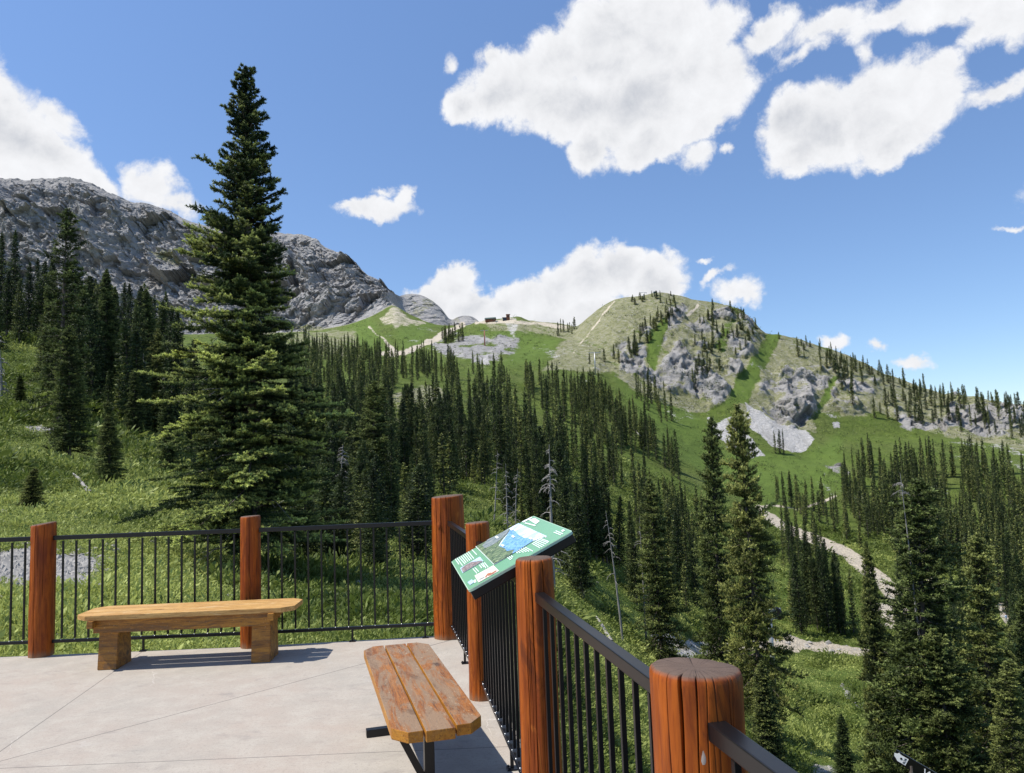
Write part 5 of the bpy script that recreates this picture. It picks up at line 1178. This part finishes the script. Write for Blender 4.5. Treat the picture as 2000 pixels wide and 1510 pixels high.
bm = bmesh.new(); add_box(bm, (SW / 2, SH / 2, -.034), (SW - .012, SH - .012, .042), .004); link('frame', bm_mesh('frame', bm, M['black']), board)
for fx in (.28, .78):
    p0 = np.array([0, 0, 0]); bm = bmesh.new(); add_box(bm, (SW * fx, SH * .46, -.075), (.05, .30, .04), .003); link('bracket', bm_mesh('bracket', bm, M['black']), board)
def patch(name, pts, mat, z=.003, parent=board):
    bm = bmesh.new(); bm.faces.new([bm.verts.new((x, y, z)) for x, y in pts])
    for f in bm.faces:
        f.normal_update()
        if f.normal.z < 0: f.normal_flip()
    return link(name, bm_mesh(name, bm, mat), parent)
def zq(*pts): return [suv(*p) for p in pts]
def flatm(name, col, r=.3): M[name] = simple(name, col, r, 0, .5, .06, 12); return M[name]
def picture_mat(name, a, b, sc_, stretch=(1, 1, 1), c3=None):
    m, t, bb_ = new_mat(name, .28, .5); o = t.add('ShaderNodeTexCoord').outputs['Object']
    nz = t.noise(t.mapping(o, scale=stretch), sc_, 6, .65, .4); c = t.mix(t.mrange(nz, .36, .62), C4(a), C4(b))
    if c3: c = t.mix(t.mrange(t.noise(o, sc_ * 1.7, 4, .6), .58, .66), c, C4(c3))
    t.l.new(c, bb_.inputs['Base Color']); return m
white = flatm('print_white', (0.78, 0.86, 0.82))
skym = picture_mat('printed_sky', (0.42, 0.62, 0.84), (0.86, 0.88, 0.92), 9)
blue = picture_mat('printed_blue_ridge', (0.10, 0.27, 0.58), (0.22, 0.46, 0.78), 26, (1, 2, 1), (0.40, 0.62, 0.86))
olive = picture_mat('printed_forest', (0.05, 0.09, 0.05), (0.20, 0.27, 0.13), 34, (1, 1, 1), (0.45, 0.48, 0.30))
rockp = picture_mat('printed_rock', (0.13, 0.17, 0.19), (0.30, 0.33, 0.32), 30)
pic = patch('picture', zq((465, 525), (735, 800), (830, 745), (1010, 640), (1330, 440), (1530, 372), (1100, 175)), skym, .0030)
patch('picture_ridge', zq((965, 300), (985, 262), (1040, 290), (1100, 350), (1180, 395), (1260, 410), (1325, 440), (1010, 640), (830, 730), (790, 560), (880, 430)), blue, .0045, pic)
patch('picture_slope', zq((468, 527), (985, 255), (940, 330), (845, 440), (800, 520), (900, 560), (930, 600), (1040, 575), (1010, 640), (830, 742), (735, 795)), olive, .0055, pic)
patch('picture_peak', zq((640, 430), (975, 258), (930, 340), (820, 440), (700, 520), (600, 560), (560, 520)), rockp, .0065, pic)
for (x, y) in ((780, 395), (1025, 385), (1290, 415), (870, 520), (1000, 275)):
    patch('picture_label', zq((x - 32, y - 4), (x - 4, y - 22), (x + 30, y + 2), (x + 4, y + 22)), white, .0075, pic)
patch('picture_border', zq((455, 528), (465, 523), (742, 797), (732, 803)), white, .0040, board)
pic2 = patch('small_picture', zq((225, 850), (262, 925), (575, 745), (520, 678)), picture_mat('printed_small_sky', (0.40, 0.62, 0.85), (0.62, 0.78, 0.92), 14), .0030)
patch('small_picture_ridge', zq((240, 862), (268, 918), (560, 752), (548, 738), (470, 752), (400, 760), (330, 795), (290, 820)), picture_mat('printed_small_ridge', (0.14, 0.12, 0.12), (0.40, 0.31, 0.30), 60), .0045, pic2)
inset = patch('map_inset', zq((440, 965), (500, 1068), (810, 893), (725, 808)), flatm('print_cream', (0.78, 0.72, 0.62)), .0030)
red = flatm('print_red_brown', (0.45, 0.16, 0.08))
patch('map_mark', zq((600, 985), (640, 935), (690, 920), (700, 935), (645, 955), (612, 1000)), red, .0045, inset)
patch('map_mark', zq((640, 960), (770, 885), (775, 897), (720, 940), (650, 972)), red, .0045, inset)
patch('map_mark', zq((510, 1020), (590, 985), (595, 995), (518, 1030)), flatm('print_grey', (0.35, 0.38, 0.36)), .0045, inset)
logo = patch('emblem', zq((335, 1065), (400, 1020), (440, 1060), (375, 1105)), flatm('print_pale_blue', (0.48, 0.62, 0.82)), .0030)
patch('emblem', zq((425, 1035), (455, 1020), (470, 1060), (440, 1075)), white, .0030)
patch('heading', zq((1250, 120), (1350, 98), (1420, 145), (1360, 190)), white, .0030)
patch('heading', zq((1150, 152), (1300, 78), (1310, 88), (1180, 165)), white, .0032)
patch('heading', zq((1200, 165), (1365, 205), (1350, 220), (1190, 178)), white, .0034)
patch('heading', zq((1740, 290), (1775, 268), (1800, 285), (1765, 308)), white, .0030)
def bars(list_):
    for (x0, y0, x1, y1) in list_:
        L = math.hypot(x1 - x0, y1 - y0); nx_, ny_ = -(y1 - y0) / L * 6, (x1 - x0) / L * 6
        patch('text_line', zq((x0 - nx_, y0 - ny_), (x1 - nx_, y1 - ny_), (x1 + nx_, y1 + ny_), (x0 + nx_, y0 + ny_)), white, .0030)
bars([(150, 712, 208, 795), (178, 698, 262, 815), (206, 683, 300, 790), (236, 668, 318, 770), (264, 652, 345, 752), (292, 636, 372, 738), (320, 620, 398, 722), (345, 603, 432, 708), (400, 572, 475, 650),
      (415, 858, 480, 932), (445, 842, 505, 905), (510, 800, 552, 852), (535, 780, 585, 838), (560, 768, 612, 852), (588, 765, 648, 840),
      (935, 690, 985, 728), (960, 675, 1005, 712), (990, 660, 1020, 690),
      (1060, 600, 1090, 628), (1085, 590, 1130, 622), (1112, 575, 1180, 615), (1140, 560, 1222, 608), (1170, 548, 1262, 602), (1200, 536, 1318, 598),
      (1305, 480, 1425, 548), (1325, 462, 1460, 535), (1348, 446, 1490, 515), (1370, 430, 1522, 492), (1395, 415, 1545, 470), (1420, 400, 1560, 455), (1450, 360, 1520, 388),
      (1630, 310, 1740, 355), (1660, 290, 1770, 338)])

# ------------------------------------------------------------------ trail sign below the deck
sp = at_depth(1782, 1497, 12.0); d0 = at_depth(1752, 1478, 12.0); d1 = at_depth(1830, 1524, 11.8)
tsx = Vector(d1 - d0); La = tsx.length; angs = math.atan2(tsx.y, tsx.x); rise = math.asin(tsx.z / La)
ts = empty('trail_sign', (float(sp[0]), float(sp[1]), ground_z(sp[0], sp[1])), 0, 'black slanted sign board with white lettering at the bottom among the fir boughs', 'sign')
zt = float(sp[2]) - ts.location.z
bd = link('board', box_mesh('sign_board', (0, 0, 0), (La * 1.15, .03, .17), M['black'], .004), ts, (0.06, 0, zt - .02), (0, -rise, angs))
wm = flatm('sign_white', (0.8, 0.8, 0.8))
def glyph(pts):
    bm = bmesh.new(); bm.faces.new([bm.verts.new((x, -.0175, z)) for x, z in pts]); return link('lettering', bm_mesh('lettering', bm, wm), bd)
glyph([(-.34, .03), (-.30, .045), (-.285, .07), (-.26, .055), (-.14, .055), (-.14, -.055), (-.26, -.055), (-.29, -.03), (-.325, -.01)])
bm = bmesh.new()
for cx_ in (-.228,): bmesh.ops.create_cone(bm, cap_ends=True, segments=14, radius1=.016, radius2=.016, depth=.004, matrix=Matrix.Translation((cx_, -.019, .005)) @ Matrix.Rotation(PI / 2, 4, 'X'))
link('emblem_dot', bm_mesh('emblem_dot', bm, M['black']), bd)
def text_obj(body, size, loc, mat, parent):
    cu = bpy.data.curves.new('lettering', 'FONT'); cu.body = body; cu.size = size; cu.extrude = .001; cu.align_x = 'CENTER'; cu.align_y = 'CENTER'; cu.materials.append(mat)
    tmp = bpy.data.objects.new('lettering', cu); COL.objects.link(tmp); dg = bpy.context.evaluated_depsgraph_get()
    me = bpy.data.meshes.new_from_object(tmp.evaluated_get(dg)); bpy.data.objects.remove(tmp); me.materials.clear(); me.materials.append(mat)
    return link('lettering', me, parent, loc, (PI / 2, 0, 0))
text_obj('BOB', .045, (-.172, -.019, 0), M['black'], bd).rotation_euler = (PI / 2, -PI / 2, 0)
text_obj('WU', .15, (.22, -.019, -.0), wm, bd)
link('pole', bm_mesh('pole', (lambda b: (add_tube(b, (0, .04, 0), (0, .04, zt), .04, .035, 10), b)[1])(bmesh.new()), M['bark']), ts)

# ------------------------------------------------------------------ lift towers and huts
M['steel'] = simple('galvanised_steel', (0.42, 0.43, 0.43), .45, .6)
M['rust'] = simple('red_brown_paint', (0.28, 0.10, 0.07), .6)
M['log_wall'] = simple('brown_timber_wall', (0.20, 0.085, 0.045), .8, 0, .2, .3, 1.5)
M['green_roof'] = simple('dull_green_roof', (0.055, 0.085, 0.07), .6)
M['glass'] = simple('dark_window', (0.03, 0.035, 0.04), .15)
def pbox(nm, c, s, m, par, rot=None, bev=.0): return link(nm, box_mesh(nm, (0, 0, 0), s, m, bev), par, c, rot)
def ground_at(px, py):
    p = hit(px, py); return p
# building with a green pitched roof on the saddle
pb = hit(958, 627.5) if hit(958, 627.5) is not None else at_depth(958, 625, 628)
pb = np.array([pb[0], 627.0 if False else pb[1], pb[2]])
def gable_house(px, pybase, label):
    p = hit(px, pybase); h_ = empty('ridge_lodge', (p[0], p[1], p[2] - .8), rad(-12), label, 'building'); s = p[1] / 1500
    w_, dpt, wl = 19 * s, 10 * s, 4.2 * s + .8; pbox('wall', (0, 0, wl / 2), (w_, dpt, wl), M['log_wall'], h_)
    bm = bmesh.new(); hw, hd, rh, ov = w_ / 2 + .5, dpt / 2 + .6, 3.2 * s, .25
    v = [bm.verts.new(c) for c in ((-hw, -hd, wl), (hw, -hd, wl), (hw, 0, wl + rh), (-hw, 0, wl + rh), (-hw, hd, wl), (hw, hd, wl), (-hw, -hd, wl - ov), (hw, -hd, wl - ov), (hw, hd, wl - ov), (-hw, hd, wl - ov))]
    for f in ((0, 1, 2, 3), (3, 2, 5, 4), (6, 7, 1, 0), (9, 4, 5, 8), (7, 8, 5, 2, 1), (6, 0, 3, 4, 9), (6, 9, 8, 7)): bm.faces.new([v[i] for i in f])
    bmesh.ops.recalc_face_normals(bm, faces=bm.faces); link('roof', bm_mesh('roof', bm, M['green_roof']), h_)
    for k in (-.3, 0, .3): pbox('window', (k * w_, -dpt / 2 - .02, wl * .6), (w_ * .1, .06, wl * .25), M['glass'], h_)
    pbox('door', (.42 * w_, -dpt / 2 - .02, wl * .45), (w_ * .07, .06, wl * .5), M['green_roof'], h_)
gable_house(958, 628, 'low brown lodge with a green roof, left building on the saddle skyline')
def tower_house(px, pybase):
    p = hit(px, pybase); s = p[1] / 1500; h_ = empty('lift_station', (p[0], p[1], p[2] - .8), rad(8), 'taller brown lift station with a low grey wing, right building on the saddle skyline', 'building')
    pbox('wall', (2.4 * s, 0, 6.6 * s), (6.4 * s, 6 * s, 13 * s), M['log_wall'], h_); pbox('wing', (-5 * s + .3, 0, 3.6 * s), (8 * s, 5 * s, 7 * s), M['glass'], h_)
    pbox('roof', (2.6 * s, 0, 13.3 * s), (8 * s, 7.4 * s, .8 * s), M['log_wall'], h_); pbox('roof', (-5 * s, 0, 7.3 * s), (8.8 * s, 5.8 * s, .5 * s), M['log_wall'], h_)
    pbox('window', (2.4 * s, -3.05 * s, 9.5 * s), (3.6 * s, .1, 1.8 * s), M['glass'], h_)
tower_house(990, 626)
def lift_tower(px, pybase, Y, Hh, label, arm=4.0, mast=None, r=.22, rz=0, ybase=None, lean=0):
    if ybase is None: p = hit(px, pybase)
    else: p = np.array([px, Y, ybase])
    t_ = empty('lift_tower', (p[0], p[1], p[2] - .3), rz, label, 'lift tower')
    bm = bmesh.new(); add_tube(bm, (0, 0, 0), (0, 0, Hh), r * 1.2, r * .8, 10); link('mast', bm_mesh('mast', bm, mast or M['steel'], True), t_)
    pbox('crossarm', (0, 0, Hh - .1), (arm, .25, .28), M['steel'], t_)
    for sx_ in (-1, 1):
        a_ = pbox('sheave_assembly', (sx_ * arm * .46, 0, Hh - .28), (.16, 2.2, .16), M['steel'], t_)
        for yy in (-.8, -.27, .27, .8):
            bm = bmesh.new(); add_tube(bm, (-.05, yy, -.16), (.05, yy, -.16), .17, .17, 12); link('wheel', bm_mesh('wheel', bm, M['black']), a_)
    return t_
lift_tower(947, 676, 0, 10.5, 'lift tower with a red-brown lower mast on the green slope below the lodge', 5.0, M['rust'], .38)
lift_tower(1163, 733, 0, 12.5, 'lift tower whose crossarm shows above the firs at the foot of the striped hill', 6.5, M['steel'], .3)
lift_tower(1257, 583, 0, 4.6, 'pale lift tower on the summit left of the dark terminal', 4.6, M['steel'], .25)
p = hit(1280, 578); t_ = empty('lift_terminal', (p[0], p[1], p[2] - .3), 0, 'small dark lift terminal on two legs at the very summit', 'lift terminal')
pbox('leg', (-.75, 0, 1.3), (.6, .8, 2.6), M['glass'], t_); pbox('leg', (.75, 0, 1.3), (.4, .8, 2.6), M['glass'], t_); pbox('roof', (0, 0, 2.9), (2.4, 2.2, .9), M['green_roof'], t_)
# big wheel station by the lower road
p = at_depth(1503, 1200, 86); gz = ground_z(p[0], p[1])
t_ = empty('lift_wheel_station', (p[0], p[1], gz), rad(25), 'grey steel mast with a dark bullwheel and ladder frame beside the lower road', 'lift tower'); hz_ = p[2] - gz
bm = bmesh.new(); add_tube(bm, (0, 0, 0), (0, 0, hz_ + .5), .28, .22, 12); link('mast', bm_mesh('mast', bm, M['steel'], True), t_)
pbox('crossarm', (.2, 0, hz_ + .4), (2.8, .2, .2), M['steel'], t_); pbox('crossarm', (.2, 0, hz_ - .5), (2.6, .2, .2), M['steel'], t_)
for x_ in (-.95, -.6): pbox('ladder_rail', (x_, 0, hz_ - .05), (.05, .05, 1.1), M['steel'], t_)
bm = bmesh.new(); bmesh.ops.create_cone(bm, cap_ends=True, segments=26, radius1=.72, radius2=.72, depth=.2); bmesh.ops.transform(bm, matrix=Matrix.Translation((1.05, -.1, hz_)) @ Matrix.Rotation(rad(75), 4, 'Y'), verts=bm.verts)
wh = link('bullwheel', bm_mesh('bullwheel', bm, M['black']), t_)

# ------------------------------------------------------------------ undergrowth on the near slopes
ru = np.random.default_rng(5)
def leaf_clumps(C0, S, nleaf, up=.55):
    n = len(C0); idx = np.repeat(np.arange(n), nleaf); m = len(idx)
    d = ru.normal(size=(m, 3)); d[:, 2] = np.abs(d[:, 2]) * up + .15; d /= np.linalg.norm(d, axis=1)[:, None]
    base = C0[idx] + d * (S[idx] * ru.uniform(0, .62, m))[:, None] * [1, 1, .8]
    L = S[idx] * ru.uniform(.15, .34, m); tip = base + d * L[:, None] + np.stack([np.zeros(m), np.zeros(m), -.15 * L], 1)
    sd = np.cross(d, ru.normal(size=(m, 3))); sd /= np.linalg.norm(sd, axis=1)[:, None] + 1e-9
    W = L * ru.uniform(.09, .22, m); mid = base * .45 + tip * .55
    V = np.stack([base, mid + sd * W[:, None], tip, mid - sd * W[:, None]], 1).reshape(-1, 3)
    return V, np.arange(4 * m).reshape(-1, 4), idx
pts, siz, bsh = [], [], []
for k in range(150000):
    x = ru.uniform(-160, 2100); y = ru.uniform(640, 1530)
    if y > 1330 and x < 1080: continue
    h_ = hit_cover(x, y)
    if h_ is None: continue
    p, cv, lu = h_
    if p[1] > 260 or (cv[1] > .35 + .3 * ru.random()) or cv[3] > .4: continue
    if p[1] < 9.5 and ru.random() < .4: continue
    sz = min(1.5, .12 + .0060 * p[1]) * ru.uniform(.6, 1.35)
    vb_ = vnoise(np.array([[p[0] / 3.2, p[1] / 5, 3.3]]), 8)[0]; sz *= 1 + 1.3 * max(0, vb_)
    if ru.random() < .12 * (p[1] < 70): sz *= 1.6
    dk_ = vnoise(np.array([[p[0] / 2.6, p[1] / 4.2, 8.8]]), 15)[0]
    if dk_ > .18: sz *= 1.6
    pts.append(p); siz.append(sz); bsh.append(dk_ > .18)
pts = np.array(pts); siz = np.array(siz); print('clumps', len(pts))
UV_, UF_, ui = leaf_clumps(pts - np.array([0, 0, .05]) * siz[:, None], siz, 19, .85)
tn = np.clip(.40 + 1.0 * fbm(pts / np.array([6, 9, 6]), 4, 13) + ru.normal(size=len(pts)) * .17 - .42 * np.array(bsh), 0, 1)
tl = np.clip(tn[ui] + ru.normal(size=len(ui)) * .15, 0, 1)
me = np_mesh('undergrowth', UV_, UF_, M['herb'], fattr={'tint': np.repeat(tl, 4)})
tag(link('undergrowth', me), 'leafy green meadow plants and low brush covering the slopes', 'undergrowth', None, 'stuff')
# low shrubs dotted over the middle and far slopes
pts, siz = [], []
for k in range(26000):
    x = ru.uniform(-20, 2020); y = ru.uniform(595, 1010)
    h_ = hit_cover(x, y)
    if h_ is None: continue
    p, cv, lu = h_
    if p[1] < 150 or cv[1] > .4 or cv[3] > .35: continue
    if vnoise(np.array([[p[0] / 14, p[1] / 22, 1.7]]), 9)[0] < .05 and ru.random() < .72: continue
    pts.append(p); siz.append((.5 + .0022 * p[1]) * ru.uniform(.5, 1.5))
pts = np.array(pts); siz = np.array(siz)
UV_, UF_, ui = leaf_clumps(pts, siz * 1.7, 12, .8)
me = np_mesh('low_shrubs', UV_, UF_, M['fir_dark'], fattr={'tint': np.repeat(np.clip(.25 + ru.normal(size=len(ui)) * .25, 0, 1), 4)})
tag(link('low_shrubs', me), 'dark low shrubs dotted over the middle and far slopes', 'shrubs', None, 'stuff')
# stones lying in the gravel patch and on the rubble
pts, siz = [], []
for k in range(26000):
    if k % 3: x = ru.uniform(-60, 230); y = ru.uniform(1060, 1175)
    else: x = ru.uniform(-60, 2050); y = ru.uniform(800, 1520)
    h_ = hit_cover(x, y)
    if h_ is None: continue
    p, cv, lu = h_
    if p[1] > 200 or (cv[1] < .3 and cv[3] < .5 and ru.random() > .012): continue
    pts.append(p); siz.append(min(.5, .035 + .0030 * p[1]) * ru.uniform(.4, 1.5))
pts = np.array(pts); siz = np.array(siz)
ico = bmesh.new(); bmesh.ops.create_icosphere(ico, subdivisions=1, radius=1); iv = np.array([v.co[:] for v in ico.verts]); ifc = np.array([[v.index for v in f.verts] for f in ico.faces]); ico.free()
n = len(pts); vv = iv[None] * ru.uniform(.55, 1.2, (n, len(iv), 1)) * (siz[:, None, None]) * ru.uniform(.6, 1.3, (n, 1, 3)) * [1, 1, .7] + pts[:, None]
ff = (ifc[None] + (np.arange(n) * len(iv))[:, None, None]).reshape(-1, 3)
M['stone'] = simple('pale_limestone', (0.30, 0.285, 0.26), .9, 0, .2, .35, .9)
tag(link('gravel', np_mesh('gravel', vv.reshape(-1, 3), ff, M['stone'])), 'pale broken stones of the gravel patches', 'gravel', None, 'stuff')
# fallen trunks
for (xa, ya, xb, yb, Ya, Yb, rr2, lab) in [(142, 930, 176, 970, 27, 24, .06, 'bleached fallen trunk under the dark fir left of the tall fir'),
      (1165, 1210, 1195, 1262, 70, 62, .12, 'long pale fallen trunk on the green strip right of the panel'), (1128, 1022, 1160, 1050, 92, 84, .2, 'pale fallen trunk behind the top edge of the panel'), (1235, 838, 1252, 856, 190, 182, .3, 'fallen trunk lying beside the loose fir line on the green run')]:
    a = hit(xa, ya); b = hit(xb, yb)
    if a is None or b is None: continue
    a = a + [0, 0, rr2 * 1.4]; b = b + [0, 0, rr2 * 1.6]; c = (a + b) / 2
    v_, f_ = tube_np([a - c, (a - c) * .3 + [0, 0, .05], (b - c) * .4, b - c], [rr2 * .5, rr2 * .8, rr2, rr2 * 1.1], 8)
    tag(link('fallen_trunk', np_mesh('fallen_trunk', v_, f_, M['dead'], smooth=True), None, tuple(c)), lab, 'fallen trunk', 'fallen trunks')

# ------------------------------------------------------------------ walker on the gravel at the right border
def person(px, py, label):
    p = hit(px, py)
    if p is None: return
    H = 1.72; V = {'hip': (0, 0, .92), 'waist': (0, 0, 1.08), 'chest': (0, .02, 1.32), 'neck': (0, .01, 1.48), 'head': (0, -.01, 1.60), 'crown': (0, 0, 1.70),
         'shL': (-.17, 0, 1.40), 'elL': (-.23, .03, 1.13), 'haL': (-.22, -.08, .90), 'shR': (.17, 0, 1.40), 'elR': (.24, .0, 1.13), 'haR': (.24, -.10, .92),
         'thL': (-.09, 0, .86), 'knL': (-.10, -.05, .48), 'anL': (-.10, .02, .08), 'toL': (-.10, -.14, .04), 'thR': (.09, 0, .86), 'knR': (.11, .06, .48), 'anR': (.11, .16, .09), 'toR': (.12, .02, .04)}
    E_ = [('hip', 'waist'), ('waist', 'chest'), ('chest', 'neck'), ('neck', 'head'), ('head', 'crown'), ('chest', 'shL'), ('shL', 'elL'), ('elL', 'haL'), ('chest', 'shR'), ('shR', 'elR'), ('elR', 'haR'),
          ('hip', 'thL'), ('thL', 'knL'), ('knL', 'anL'), ('anL', 'toL'), ('hip', 'thR'), ('thR', 'knR'), ('knR', 'anR'), ('anR', 'toR')]
    R_ = {'hip': .14, 'waist': .13, 'chest': .15, 'neck': .06, 'head': .095, 'crown': .07, 'sh': .07, 'el': .045, 'ha': .035, 'th': .09, 'kn': .06, 'an': .045, 'to': .035}
    ks = list(V); me = bpy.data.meshes.new('body'); me.from_pydata([V[k] for k in ks], [(ks.index(a), ks.index(b)) for a, b in E_], [])
    o = bpy.data.objects.new('body', me); COL.objects.link(o); sk = o.modifiers.new('s', 'SKIN'); o.modifiers.new('u', 'SUBSURF').levels = 1
    for i, k in enumerate(ks):
        r_ = R_.get(k, R_.get(k[:2], .06)); me.skin_vertices[0].data[i].radius = (r_, r_)
    me.skin_vertices[0].data[0].use_root = True
    m2 = bpy.data.meshes.new_from_object(o.evaluated_get(bpy.context.evaluated_depsgraph_get())); bpy.data.objects.remove(o)
    for m_ in (simple('pale_blue_cloth', (0.45, 0.58, 0.75), .8), simple('grey_trousers', (0.22, 0.20, 0.19), .8), simple('skin', (0.5, 0.3, 0.22), .6)): m2.materials.append(m_)
    for f in m2.polygons:
        c = f.center; f.material_index = 2 if (c.z > 1.49 or (abs(c.x) > .19 and c.z < .98 and c.z > .84)) else (0 if c.z > .93 else 1); f.use_smooth = True
    w_ = empty('person', tuple(p), rad(20), label, 'person'); link('body', m2, w_)
    bm = bmesh.new(); bmesh.ops.create_uvsphere(bm, u_segments=12, v_segments=8, radius=.105, matrix=Matrix.Translation((0, .02, 1.66))); link('hair', bm_mesh('hair', bm, M['bark'], True), w_)
person(1966, 1218, 'small figure in a pale blue top on the gravel at the right border')
